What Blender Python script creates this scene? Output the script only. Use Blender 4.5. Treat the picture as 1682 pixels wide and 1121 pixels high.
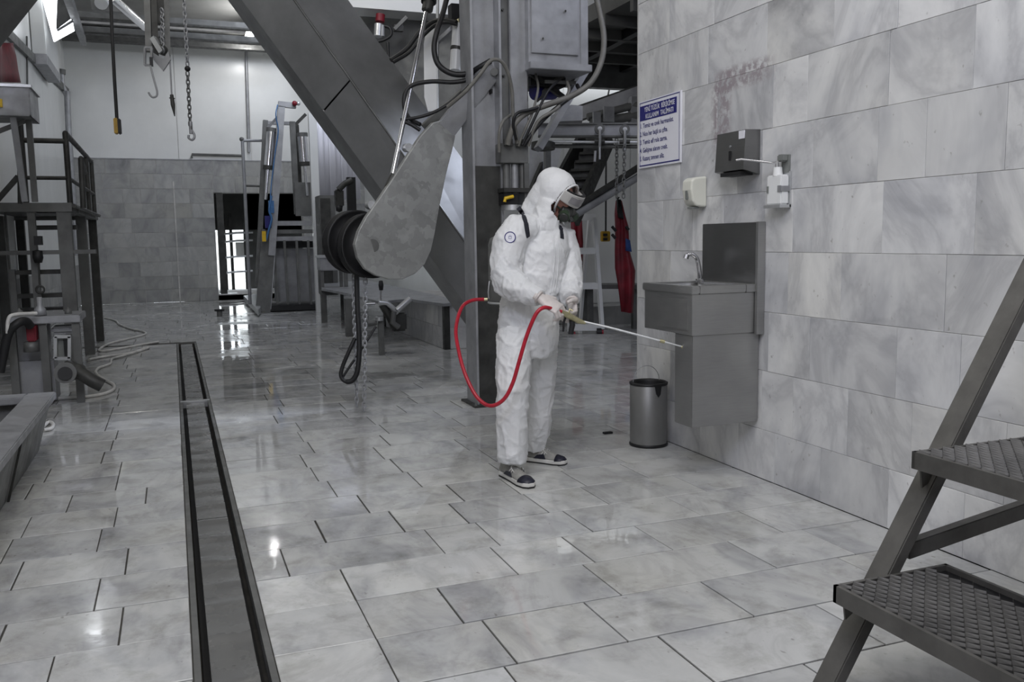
# Wash-down hall of a processing plant with a worker in a white coverall - Blender 4.5
import bpy, bmesh, math, random
import numpy as np
from mathutils import Vector, Matrix, noise
R_ = random.Random(7)
S = bpy.context.scene
for o in list(bpy.data.objects): bpy.data.objects.remove(o)
COL = S.collection
PI = math.pi
# ------------------------------------------------------------------ camera
cam = bpy.data.cameras.new('camera'); cam.sensor_width = 36.0; cam.lens = 1449.7*36.0/1682.0
cam.clip_start = 0.05; cam.clip_end = 200
co = bpy.data.objects.new('camera', cam); COL.objects.link(co); S.camera = co
YAW, PITCH, ROLL = 0.364456, 0.115192, -0.015069
cy, sy = math.cos(YAW), math.sin(YAW)
fw = Vector((sy*math.cos(PITCH), cy*math.cos(PITCH), -math.sin(PITCH)))
rt = Vector((cy, -sy, 0)); up = rt.cross(fw)
r2 = rt*math.cos(ROLL)+up*math.sin(ROLL); u2 = up*math.cos(ROLL)-rt*math.sin(ROLL)
M = Matrix((r2, u2, -fw)).transposed().to_4x4(); M.translation = (0, 0, 1.33)
co.matrix_world = M
# ------------------------------------------------------------------ world
w = bpy.data.worlds.new('world'); S.world = w; w.use_nodes = True
bg = w.node_tree.nodes['Background']; bg.inputs[0].default_value = (0.86, 0.93, 1.0, 1); bg.inputs[1].default_value = 4.5
# ------------------------------------------------------------------ lights
def area(name, loc, rot, sx, sy_, power, color):
    l = bpy.data.lights.new(name, 'AREA'); l.shape = 'RECTANGLE'; l.size = sx; l.size_y = sy_; l.energy = power; l.color = color
    o = bpy.data.objects.new(name, l); COL.objects.link(o); o.location = loc; o.rotation_euler = rot
    return o
area('skylight_front', (0.4, 1.2, 5.8), (math.radians(10), math.radians(-14), 0), 3.0, 3.2, 165, (1.0, 0.99, 0.955))
area('window_front', (-1.2, -1.1, 4.9), (math.radians(68), 0, math.radians(-38)), 2.2, 1.3, 145, (0.79, 0.815, 1.0))
q_ = area('curtain_fill', (1.3, 14.2, 6.0), (0, 0, 0), 1.4, 1.4, 55, (0.84, 0.88, 1.0)); q_.rotation_euler = Vector((0.75, 0.35, -0.55)).to_track_quat('-Z', 'Y').to_euler()  # added fill, brightens the strip curtain and the wall behind the bench
area('rear_half_fill', (2.4, 9.6, 6.0), (math.radians(58), 0, math.radians(-8)), 2.0, 1.6, 34, (0.93, 0.96, 1.0))  # added fill for the rear half, tilted to stay out of floor reflections
area('skylight_rear', (2.6, 16.0, 6.0), (math.radians(62), 0, math.radians(22)), 1.6, 1.2, 80, (0.82, 0.88, 1.0))
area('skylight_side', (4.8, 4.2, 5.9), (math.radians(25), math.radians(20), 0), 2.2, 2.6, 100, (0.80, 0.84, 1.0))
sl_ = bpy.data.lights.new('beam_patch_spot', 'SPOT'); sl_.energy = 620; sl_.spot_size = math.radians(26); sl_.spot_blend = 0.5; sl_.shadow_soft_size = 0.25; sl_.color = (0.78, 0.84, 1.0)  # added spot that makes the bright patch low on the inclined beam
area('side_wall_fill', (6.4, 12.33, 3.80), (math.radians(14), 0, 0), 2.6, 0.2, 9, (0.92, 0.95, 1.0))  # added fill hidden behind the fascia, brightens the upper side room wall
so_ = bpy.data.objects.new('beam_patch_spot', sl_); COL.objects.link(so_); so_.location = (4.4, 7.65, 3.6); so_.rotation_euler = (Vector((1.95, 7.4, 1.8))-Vector((4.4, 7.65, 3.6))).to_track_quat('-Z', 'Y').to_euler()
S.view_settings.view_transform = 'Standard'; S.view_settings.look = 'None'
S.view_settings.gamma = 1.0; S.view_settings.use_curve_mapping = False
S.view_settings.exposure = -0.14
S.cycles.use_denoising = True
S.cycles.max_bounces = 8; S.cycles.sample_clamp_indirect = 6.0
# ------------------------------------------------------------------ materials
def new_mat(name):
    m = bpy.data.materials.new(name); m.use_nodes = True
    nt = m.node_tree; return m, nt, nt.nodes['Principled BSDF']
def N(nt, t, **k):
    n = nt.nodes.new(t)
    for a, b in k.items():
        if a.startswith('i_'): n.inputs[a[2:].replace('_', ' ')].default_value = b
        else: setattr(n, a, b)
    return n
def ramp(nt, src, stops):
    r = nt.nodes.new('ShaderNodeValToRGB'); nt.links.new(src, r.inputs[0])
    e = r.color_ramp.elements
    while len(e) < len(stops): e.new(0.5)
    for el, (p, c) in zip(e, stops):
        el.position = p; el.color = (c[0], c[1], c[2], 1) if not isinstance(c, (int, float)) else (c, c, c, 1)
    return r.outputs[0]
def mul(nt, a, b, f=1.0, mode='MULTIPLY'):
    x = nt.nodes.new('ShaderNodeMix'); x.data_type = 'RGBA'; x.blend_type = mode; x.inputs[0].default_value = f
    for s, v in ((6, a), (7, b)):
        if isinstance(v, tuple): x.inputs[s].default_value = (*v, 1)
        else: nt.links.new(v, x.inputs[s])
    return x.outputs[2]
def mixf(nt, fac, a, b):
    x = nt.nodes.new('ShaderNodeMix'); x.data_type = 'RGBA'
    nt.links.new(fac, x.inputs[0])
    for s, v in ((6, a), (7, b)):
        if isinstance(v, tuple): x.inputs[s].default_value = (*v, 1)
        else: nt.links.new(v, x.inputs[s])
    return x.outputs[2]
def pos(nt, scale=(1, 1, 1)):
    g = nt.nodes.new('ShaderNodeNewGeometry'); m = nt.nodes.new('ShaderNodeMapping'); m.inputs['Scale'].default_value = scale
    nt.links.new(g.outputs['Position'], m.inputs[0]); return m.outputs[0]
def nz(nt, vec, scale, detail=4, rough=0.55, dist=0.0):
    n = N(nt, 'ShaderNodeTexNoise'); n.inputs['Scale'].default_value = scale; n.inputs['Detail'].default_value = detail
    n.inputs['Roughness'].default_value = rough; n.inputs['Distortion'].default_value = dist
    nt.links.new(vec, n.inputs['Vector']); return n.outputs['Fac']
def bump(nt, b, h, strength, dist=0.01):
    n = nt.nodes.new('ShaderNodeBump'); n.inputs['Strength'].default_value = strength; n.inputs['Distance'].default_value = dist
    nt.links.new(h, n.inputs['Height']); nt.links.new(n.outputs[0], b.inputs['Normal'])
def simple(name, c, rough=0.5, metal=0.0, var=0.25, scale=6.0, bmp=0.0, rvar=0.0, coat=0.0):
    m, nt, b = new_mat(name)
    p = pos(nt); n = nz(nt, p, scale, 5, 0.6)
    lo = tuple(x*(1-var) for x in c); hi = tuple(min(1, x*(1+var*0.6)) for x in c)
    nt.links.new(ramp(nt, n, [(0.3, lo), (0.7, hi)]), b.inputs['Base Color'])
    b.inputs['Roughness'].default_value = rough; b.inputs['Metallic'].default_value = metal
    if rvar:
        r = ramp(nt, nz(nt, p, scale*2.3, 3), [(0.3, max(0.02, rough-rvar)), (0.7, min(1, rough+rvar))]); nt.links.new(r, b.inputs['Roughness'])
    if bmp: bump(nt, b, nz(nt, p, scale*5, 4), bmp)
    if coat: b.inputs['Coat Weight'].default_value = coat
    return m
def marble(name, light, dark, tone_lo, tone_hi, wet, vein_scale, stretch):
    m, nt, b = new_mat(name)
    at = N(nt, 'ShaderNodeAttribute', attribute_name='tone')
    g = nt.nodes.new('ShaderNodeNewGeometry')
    off = nt.nodes.new('ShaderNodeVectorMath'); off.operation = 'MULTIPLY_ADD'
    cb = nt.nodes.new('ShaderNodeCombineXYZ')
    for k in range(3): nt.links.new(at.outputs['Fac'], cb.inputs[k])
    nt.links.new(cb.outputs[0], off.inputs[0]); off.inputs[1].default_value = (37, 53, 71)
    mp = nt.nodes.new('ShaderNodeMapping'); mp.inputs['Scale'].default_value = stretch; mp.inputs['Rotation'].default_value = (0.5, 0.4, 0.6)
    nt.links.new(g.outputs['Position'], mp.inputs[0]); nt.links.new(mp.outputs[0], off.inputs[2])
    v = off.outputs[0]
    n1 = nz(nt, v, vein_scale, 6, 0.62, 0.9)
    n2 = nz(nt, v, vein_scale*0.45, 3, 0.5, 0.3)
    mid = tuple((a+c)/2 for a, c in zip(light, dark))
    c1 = ramp(nt, n1, [(0.32, light), (0.45, mid), (0.50, dark), (0.56, mid), (0.70, light)])
    n3 = nz(nt, v, vein_scale*1.3, 4, 0.6, 0.6)
    c1 = mul(nt, c1, ramp(nt, n3, [(0.28, (0.62, 0.625, 0.65)), (0.40, (0.82, 0.825, 0.845)), (0.53, (1, 1, 1))]))
    if wet: c1 = mul(nt, c1, ramp(nt, nz(nt, g.outputs['Position'], 5.5, 6, 0.68, 0.3), [(0.30, (0.74, 0.735, 0.71)), (0.50, (1, 1, 1))]))
    c2 = ramp(nt, n2, [(0.28, (0.86, 0.865, 0.885)), (0.55, (1, 1, 1)), (0.78, (0.965, 0.95, 0.90))])
    c = mul(nt, c1, c2)
    tr = ramp(nt, at.outputs['Fac'], [(0, tone_lo), (1, tone_hi)])
    c = mul(nt, c, tr)
    spk = ramp(nt, nz(nt, v, 38, 2, 0.5), [(0.70, (1, 1, 1)), (0.78, (0.45, 0.43, 0.40))])
    c = mul(nt, c, spk, 0.6)
    wp = g.outputs['Position']
    if name == 'wall_marble':      # an old purplish rust stain above the towel dispenser
        sx = N(nt, 'ShaderNodeSeparateXYZ'); nt.links.new(wp, sx.inputs[0])
        def band(o, c_, w_):
            q = N(nt, 'ShaderNodeMath', operation='SUBTRACT'); nt.links.new(o, q.inputs[0]); q.inputs[1].default_value = c_
            q2 = N(nt, 'ShaderNodeMath', operation='ABSOLUTE'); nt.links.new(q.outputs[0], q2.inputs[0])
            return ramp(nt, q2.outputs[0], [(w_*0.55, 1.0), (w_, 0.0)])
        m1 = mul(nt, band(sx.outputs[1], 4.16, 0.30), band(sx.outputs[2], 2.20, 0.075)); m2 = mul(nt, band(sx.outputs[1], 4.36, 0.11), band(sx.outputs[2], 2.02, 0.24))
        mm = mul(nt, m1, m2, 1.0, 'ADD'); sn = ramp(nt, nz(nt, wp, 22, 6, 0.7), [(0.42, 0.0), (0.54, 0.9)])
        c = mixf(nt, mul(nt, mm, sn), c, (0.32, 0.28, 0.30))
    nt.links.new(c, b.inputs['Base Color'])
    if wet:
        pud = nz(nt, wp, 0.8, 4, 0.55, 0.5)
        nt.links.new(ramp(nt, pud, [(0.36, 0.33), (0.45, 0.14), (0.52, 0.03)]), b.inputs['Roughness'])
        b.inputs['IOR'].default_value = 1.5
        bump(nt, b, nz(nt, wp, 7, 3, 0.5), 0.06, 0.010)
    else:
        nt.links.new(ramp(nt, nz(nt, wp, 2.5, 3), [(0.3, 0.28), (0.7, 0.48)]), b.inputs['Roughness'])
        bump(nt, b, nz(nt, wp, 30, 3, 0.5), 0.05, 0.004)
    return m
MT = {}
MT['floor'] = marble('wet_floor_marble', (0.64, 0.645, 0.63), (0.52, 0.52, 0.51), 0.84, 1.05, True, 2.6, (1.0, 0.6, 1))
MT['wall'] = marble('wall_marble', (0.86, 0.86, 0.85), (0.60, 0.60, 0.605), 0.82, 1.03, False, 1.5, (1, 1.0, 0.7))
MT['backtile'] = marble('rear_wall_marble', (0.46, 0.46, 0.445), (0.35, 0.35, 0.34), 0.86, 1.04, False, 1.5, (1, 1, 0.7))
MT['grout'] = simple('dark_grout', (0.05, 0.047, 0.04), 0.7, var=0.5, scale=9)
MT['wgrout'] = simple('pale_grout', (0.60, 0.59, 0.57), 0.8, var=0.3, scale=4)
MT['white'] = simple('glossy_white_panel', (0.74, 0.75, 0.74), 0.28, var=0.07, scale=1.2)
MT['ceil'] = simple('ceiling_sheet', (0.30, 0.30, 0.29), 0.6, var=0.15, scale=1.5)
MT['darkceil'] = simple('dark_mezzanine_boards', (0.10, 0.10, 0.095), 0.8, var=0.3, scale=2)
MT['galv'] = None
def galv(name, base, rough, sc=11.0, metal=0.85):
    m, nt, b = new_mat(name)
    p = pos(nt)
    vo = N(nt, 'ShaderNodeTexVoronoi'); vo.inputs['Scale'].default_value = sc; vo.inputs['Randomness'].default_value = 1.0
    nd = nt.nodes.new('ShaderNodeTexNoise'); nd.inputs['Scale'].default_value = sc*1.4; nt.links.new(p, nd.inputs['Vector'])
    ad = nt.nodes.new('ShaderNodeVectorMath'); ad.operation = 'MULTIPLY_ADD'; ad.inputs[1].default_value = (0.10, 0.10, 0.10)
    nt.links.new(nd.outputs['Color'], ad.inputs[0]); nt.links.new(p, ad.inputs[2]); nt.links.new(ad.outputs[0], vo.inputs['Vector'])
    s = N(nt, 'ShaderNodeSeparateColor'); nt.links.new(vo.outputs['Color'], s.inputs[0])
    c = ramp(nt, s.outputs[0], [(0.0, tuple(x*0.84 for x in base)), (1.0, tuple(x*1.12 for x in base))])
    c = mul(nt, c, ramp(nt, nz(nt, p, 3, 4), [(0.3, 0.78), (0.7, 1.0)]))
    nt.links.new(c, b.inputs['Base Color']); b.inputs['Metallic'].default_value = metal
    nt.links.new(ramp(nt, s.outputs[1], [(0, rough-0.1), (1, rough+0.12)]), b.inputs['Roughness'])
    return m
MT['galv'] = galv('galvanised_steel', (0.36, 0.365, 0.355), 0.48, 15, 0.4)
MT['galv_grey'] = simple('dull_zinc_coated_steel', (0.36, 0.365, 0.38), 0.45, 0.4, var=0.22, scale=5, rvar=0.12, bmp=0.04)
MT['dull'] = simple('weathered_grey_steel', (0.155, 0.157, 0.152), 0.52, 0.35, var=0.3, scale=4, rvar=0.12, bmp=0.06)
MT['darksteel'] = simple('dark_grimy_steel', (0.062, 0.062, 0.058), 0.5, 0.4, var=0.4, scale=7, rvar=0.12, bmp=0.06)
MT['beam'] = simple('grey_beam_cladding', (0.225, 0.228, 0.23), 0.42, 0.35, var=0.22, scale=2.2, rvar=0.1)
def brushed(name, c, rough, axis):
    m, nt, b = new_mat(name)
    p = pos(nt, axis); n = nz(nt, p, 12, 4, 0.6)
    sm = nz(nt, pos(nt), 2.5, 3)
    cc = mul(nt, ramp(nt, n, [(0.3, tuple(x*0.94 for x in c)), (0.7, tuple(min(1, x*1.05) for x in c))]), ramp(nt, sm, [(0.3, 0.8), (0.7, 1.0)]))
    nt.links.new(cc, b.inputs['Base Color']); b.inputs['Metallic'].default_value = 0.9
    nt.links.new(ramp(nt, n, [(0.2, rough-0.08), (0.8, rough+0.1)]), b.inputs['Roughness'])
    return m
MT['inox'] = brushed('brushed_stainless_steel', (0.42, 0.42, 0.415), 0.36, (1, 1, 22))
MT['inox_dark'] = brushed('dark_brushed_stainless', (0.24, 0.24, 0.24), 0.34, (1, 1, 22))
MT['chrome'] = simple('polished_chrome', (0.80, 0.80, 0.83), 0.12, 1.0, var=0.05)
MT['alu'] = simple('bare_aluminium', (0.66, 0.67, 0.68), 0.35, 0.8, var=0.12, scale=9)
MT['black'] = simple('black_rubber', (0.010, 0.010, 0.011), 0.52, var=0.3, scale=20)
MT['greyhose'] = simple('grey_hose', (0.16, 0.155, 0.14), 0.5, var=0.25, scale=9)
MT['red'] = simple('red_hose', (0.42, 0.012, 0.03), 0.3, var=0.2, scale=20)
MT['redcloth'] = simple('dark_red_rubber_cloth', (0.20, 0.006, 0.018), 0.5, var=0.4, scale=7, bmp=0.1)
MT['bluecloth'] = simple('blue_cloth', (0.03, 0.08, 0.28), 0.7, var=0.3, scale=9)
MT['yellow'] = simple('yellow_plastic', (0.75, 0.48, 0.015), 0.4, var=0.15, scale=12)
MT['orange'] = simple('amber_plastic', (0.50, 0.30, 0.02), 0.4, var=0.2, scale=12)
MT['bluepl'] = simple('blue_plastic', (0.05, 0.16, 0.36), 0.4, var=0.2, scale=12)
MT['navy'] = simple('navy_print', (0.018, 0.018, 0.17), 0.35, var=0.05)
MT['signwhite'] = simple('white_sign_board', (0.80, 0.80, 0.86), 0.3, var=0.03)
MT['cream'] = simple('cream_plastic', (0.74, 0.74, 0.66), 0.3, var=0.06, scale=5)
MT['plwhite'] = simple('white_plastic', (0.82, 0.83, 0.83), 0.28, var=0.05, scale=5)
MT['greypl'] = simple('grey_plastic', (0.20, 0.21, 0.20), 0.45, var=0.1, scale=9)
MT['hosewhite'] = simple('dirty_white_hose', (0.66, 0.65, 0.62), 0.4, var=0.25, scale=7)
MT['outside'] = simple('sunlit_outside_wall', (0.9, 0.9, 0.86), 0.9, var=0.1)
# ------------------------------------------------------------------ mesh helpers
class MB:
    def __init__(s): s.v = []; s.f = []; s.sm = []
    def add(s, vs, fs, smooth=False):
        n = len(s.v); s.v += [tuple(p) for p in vs]
        for f in fs: s.f.append(tuple(i+n for i in f)); s.sm.append(smooth)
        return s
    def box(s, a, b, bev=0.0):
        x0, x1 = sorted((a[0], b[0])); y0, y1 = sorted((a[1], b[1])); z0, z1 = sorted((a[2], b[2]))
        return s.obox(Vector(((x0+x1)/2, (y0+y1)/2, (z0+z1)/2)), (Vector((1, 0, 0)), Vector((0, 1, 0)), Vector((0, 0, 1))), (x1-x0, y1-y0, z1-z0), bev)
    def obox(s, c, ax, size, bev=0.0):
        c = Vector(c); h = [q/2 for q in size]
        if bev <= 0:
            vs = [c+ax[0]*(i*h[0])+ax[1]*(j*h[1])+ax[2]*(k*h[2]) for i in (-1, 1) for j in (-1, 1) for k in (-1, 1)]
            return s.add(vs, [(0, 1, 3, 2), (4, 6, 7, 5), (0, 4, 5, 1), (2, 3, 7, 6), (0, 2, 6, 4), (1, 5, 7, 3)])
        bev = min(bev, min(h)*0.9)
        bm = bmesh.new(); bmesh.ops.create_cube(bm, size=1.0)
        for v in bm.verts: v.co = Vector((v.co.x*size[0], v.co.y*size[1], v.co.z*size[2]))
        bmesh.ops.bevel(bm, geom=bm.edges[:], offset=bev, segments=2, affect='EDGES')
        bm.verts.index_update()
        s.add([c+ax[0]*v.co.x+ax[1]*v.co.y+ax[2]*v.co.z for v in bm.verts], [[v.index for v in f.verts] for f in bm.faces]); bm.free()
        return s
    def beam(s, p, q, w, h, upv=(0, 0, 1), bev=0.0):
        p = Vector(p); q = Vector(q); d = q-p; L = d.length; d.normalize()
        u = Vector(upv); sx = d.cross(u)
        if sx.length < 1e-4: sx = d.cross(Vector((0, 1, 0)))
        sx.normalize(); u = sx.cross(d)
        return s.obox((p+q)/2, (sx, d, u), (w, L, h), bev)
    def cyl(s, p, q, r, r1=None, n=16, cap=True, smooth=True):
        p = Vector(p); q = Vector(q); d = (q-p).normalized(); r1 = r if r1 is None else r1
        a = d.orthogonal().normalized(); b = d.cross(a)
        vs = []
        for c, rr in ((p, r), (q, r1)):
            vs += [c+a*(rr*math.cos(2*PI*k/n))+b*(rr*math.sin(2*PI*k/n)) for k in range(n)]
        s.add(vs, [(k, (k+1) % n, n+(k+1) % n, n+k) for k in range(n)], smooth)
        if cap:
            s.add(vs, [tuple(reversed(range(n))), tuple(range(n, 2*n))])
        return s
    def ring(s, c, d, r, rt_, n=24, m=8):
        d = Vector(d).normalized(); a = d.orthogonal().normalized(); b = d.cross(a); c = Vector(c)
        pts = [c+a*(r*math.cos(2*PI*k/n))+b*(r*math.sin(2*PI*k/n)) for k in range(n)]
        return s.tube(pts, rt_, m, closed=True)
    def tube(s, pts, r, n=8, closed=False, cap=True):
        P = [Vector(p) for p in pts]; rr = r if isinstance(r, (list, tuple)) else [r]*len(P)
        K = len(P); vs = []; nrm = None
        for i in range(K):
            if closed: t = P[(i+1) % K]-P[i-1]
            else: t = P[min(i+1, K-1)]-P[max(i-1, 0)]
            t.normalize()
            if nrm is None: nrm = t.orthogonal().normalized()
            else:
                nrm = nrm-t*nrm.dot(t)
                nrm = nrm.normalized() if nrm.length > 1e-6 else t.orthogonal().normalized()
            b = t.cross(nrm)
            vs += [P[i]+nrm*(rr[i]*math.cos(2*PI*k/n))+b*(rr[i]*math.sin(2*PI*k/n)) for k in range(n)]
        fs = []
        for i in range(K if closed else K-1):
            j = (i+1) % K
            fs += [(i*n+k, i*n+(k+1) % n, j*n+(k+1) % n, j*n+k) for k in range(n)]
        s.add(vs, fs, True)
        if cap and not closed: s.add(vs, [tuple(reversed(range(n))), tuple(range((K-1)*n, K*n))])
        return s
    def prism(s, poly, d):
        d = Vector(d); n = len(poly); a = [Vector(p) for p in poly]; b = [p+d for p in a]
        return s.add(a+b, [tuple(reversed(range(n))), tuple(range(n, 2*n))]+[(k, (k+1) % n, n+(k+1) % n, n+k) for k in range(n)])
    def lathe(s, c, prof, n=24, axis=(0, 0, 1)):
        d = Vector(axis).normalized(); a = d.orthogonal().normalized(); b = d.cross(a); c = Vector(c); vs = []
        for r, z in prof: vs += [c+d*z+a*(r*math.cos(2*PI*k/n))+b*(r*math.sin(2*PI*k/n)) for k in range(n)]
        fs = []
        for i in range(len(prof)-1): fs += [(i*n+k, i*n+(k+1) % n, (i+1)*n+(k+1) % n, (i+1)*n+k) for k in range(n)]
        return s.add(vs, fs, True)
    def ball(s, c, r, n=12, m=8, sc=(1, 1, 1)):
        c = Vector(c); vs = [c+Vector((0, 0, r*sc[2]))]; 
        for i in range(1, m):
            t = PI*i/m
            vs += [c+Vector((r*sc[0]*math.sin(t)*math.cos(2*PI*k/n), r*sc[1]*math.sin(t)*math.sin(2*PI*k/n), r*sc[2]*math.cos(t))) for k in range(n)]
        vs.append(c-Vector((0, 0, r*sc[2]))); L = len(vs)-1
        fs = [(0, 1+k, 1+(k+1) % n) for k in range(n)]
        for i in range(m-2): fs += [(1+i*n+k, 1+(i+1)*n+k, 1+(i+1)*n+(k+1) % n, 1+i*n+(k+1) % n) for k in range(n)]
        fs += [(L, 1+(m-2)*n+(k+1) % n, 1+(m-2)*n+k) for k in range(n)]
        return s.add(vs, fs, True)
    def build(s, name, mat, parent=None, tones=None, fixn=True):
        me = bpy.data.meshes.new(name); off = Vector((0, 0, 0))
        p = parent
        while p is not None: off += p.location; p = p.parent
        me.from_pydata([tuple(Vector(v)-off) for v in s.v], [], s.f)
        me.polygons.foreach_set('use_smooth', s.sm)
        if fixn:
            bm = bmesh.new(); bm.from_mesh(me); bmesh.ops.recalc_face_normals(bm, faces=bm.faces[:]); bm.to_mesh(me); bm.free()
        if tones is not None:
            at = me.attributes.new('tone', 'FLOAT', 'FACE'); at.data.foreach_set('value', tones)
        me.materials.append(MT[mat] if isinstance(mat, str) else mat)
        o = bpy.data.objects.new(name, me); COL.objects.link(o)
        if parent: o.parent = parent
        return o
def thing(name, label, cat, loc=(0, 0, 0), group=None):
    o = bpy.data.objects.new(name, None); o.empty_display_size = 0.1; COL.objects.link(o); o.location = loc
    return tag(o, label, cat, group)
def tag(o, label=None, cat=None, group=None, kind=None):
    if label: o['label'] = label
    if cat: o['category'] = cat
    if group: o['group'] = group
    if kind: o['kind'] = kind
    return o
def struct(o, label=None, cat=None): return tag(o, label, cat, None, 'structure')
def copy_tree(o, parent=None, loc=None):
    c = o.copy(); COL.objects.link(c)
    if parent: c.parent = parent
    if loc is not None: c.location = loc
    for ch in list(o.children): copy_tree(ch, c)
    return c
def lerp(a, b, t): return tuple(x+(y-x)*t for x, y in zip(a, b))
def spline(pts, n=8):
    P = [Vector(p) for p in pts]; P = [P[0]*2-P[1]]+P+[P[-1]*2-P[-2]]; out = []
    for i in range(1, len(P)-2):
        for k in range(n):
            t = k/n; a, b, c, d = P[i-1:i+3]
            out.append(0.5*((2*b)+(c-a)*t+(2*a-5*b+4*c-d)*t*t+(3*b-a-3*c+d)*t**3))
    out.append(P[-2]); return out

# ------------------------------------------------------------------ shell: floor
WX = 2.958; WEND = 5.33; LX = -1.95; BY = 21.8
def tile_vf(o, eu, ev, en, lu, lv, d, g=0.004, ch=0.0022):
    """a bevelled slab: corner o, directions eu, ev, outward normal en"""
    o = Vector(o); a = g/2
    def pt(u, v, n): return o+eu*u+ev*v+en*n
    T = [pt(a+ch, a+ch, 0), pt(lu-a-ch, a+ch, 0), pt(lu-a-ch, lv-a-ch, 0), pt(a+ch, lv-a-ch, 0)]
    Mi = [pt(a, a, -ch*0.7), pt(lu-a, a, -ch*0.7), pt(lu-a, lv-a, -ch*0.7), pt(a, lv-a, -ch*0.7)]
    B = [pt(a, a, -d), pt(lu-a, a, -d), pt(lu-a, lv-a, -d), pt(a, lv-a, -d)]
    fs = [(0, 1, 2, 3)]+[(k, 4+k, 4+(k+1) % 4, (k+1) % 4) for k in range(4)]+[(4+k, 8+k, 8+(k+1) % 4, 4+(k+1) % 4) for k in range(4)]
    return T+Mi+B, fs
EX, EY, EZ = Vector((1, 0, 0)), Vector((0, 1, 0)), Vector((0, 0, 1))
def rows_x(x0, x1, joints=None, lo=0.36, hi=0.66, rng=R_):
    xs = [x0]
    j = [q for q in (joints or []) if x0+0.08 < q < x1-0.08]
    for q in j+[x1]:
        while q-xs[-1] > hi+0.05:
            L = q-xs[-1]; k = max(2, round(L/((lo+hi)/2)))
            xs.append(xs[-1]+min(max(L/k*rng.uniform(0.82, 1.18), lo*0.7), hi))
        xs.append(q)
    return xs
fl = MB(); fl.box((LX-0.2, -1.7, -0.16), (0.0, BY, -0.006)); fl.box((0.225, -1.7, -0.16), (9.0, BY+3, -0.006)); fl.box((0.0, -1.7, -0.16), (0.225, BY, -0.12))
fl.box((0.0, 12.6, -0.12), (0.225, BY, -0.006))
floor = struct(fl.build('floor', 'grout'))
right_joints = {2.13: [0.9, 1.45, 2.1], 2.475: [0.57, 1.34, 1.84, 2.5], 2.82: [0.57, 0.88, 1.5, 2.2, 2.6], 3.165: [0.57, 1.22, 1.56, 1.93, 2.5], 3.505: [0.37, 1.02, 1.27, 1.72, 2.3],
                3.85: [0.57, 0.93, 1.24, 1.65, 1.98, 2.55], 4.19: [0.30, 0.84, 1.33, 1.64, 2.02, 2.4], 4.535: [0.74, 1.2, 1.7, 2.05, 2.45]}
left_joints = {2.76: [-0.43, -1.0], 3.11: [-0.24, -0.62, -1.2], 3.45: [-0.34, -0.70, -1.3], 3.79: [-0.25, -0.66, -1.2], 4.13: [-0.38, -0.75, -1.3], 4.46: [-0.33, -0.72], 4.80: [-0.20, -0.57, -0.9], 5.14: [-0.36, -0.8], 5.48: [-0.36, -0.75]}
tiles = []
def add_row(x0, x1, y0, y1, joints=None, rng=R_):
    xs = rows_x(x0, x1, joints, rng=rng)
    for a, b in zip(xs, xs[1:]): tiles.append((a, b, y0, y1))
y = 1.44; k = 0
while y < BY-0.02:
    y1 = min(y+0.3445, BY)
    jj = next((v for kk, v in right_joints.items() if abs(kk-y) < 0.1), None)
    xr = WX if y < WEND-0.2 else (9.0 if y < 12.4 else 4.5)
    if y < 12.6: add_row(0.235, xr, y, y1, jj)
    else: add_row(LX, xr, y, y1)
    y = y1
y = 1.39
while y < 12.55:
    y1 = min(y+0.3430, 12.6)
    jj = sorted(next((v for kk, v in left_joints.items() if abs(kk-y) < 0.1), []))
    add_row(LX, -0.01, y, y1, jj)
    y = y1
tiles.sort(key=lambda t: (t[2], abs(t[0])))
vis = [t for t in tiles if t[2] > 1.7 and (t[0]+t[1])/2 > -0.35*(t[2])-0.3 and (t[0]+t[1])/2 < 1.15*t[2]+0.2]
near = set(vis[:290]); far = MB(); ft = []
for t in tiles:
    a, b, y0, y1 = t
    dz = R_.uniform(-0.0015, 0.0012); n = R_.random()
    vs, fs = tile_vf((a, y0, dz), EX, EY, EZ, b-a, y1-y0, 0.02, R_.choice([0.005, 0.0065, 0.0085]))
    if t in near: MB().add(vs, fs).build('floor_tile', 'floor', floor, [n]*len(fs), False)
    else: far.add(vs, fs); ft += [n]*len(fs)
tag(far.build('floor_tile', 'floor', floor, ft, False), kind='stuff')
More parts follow.
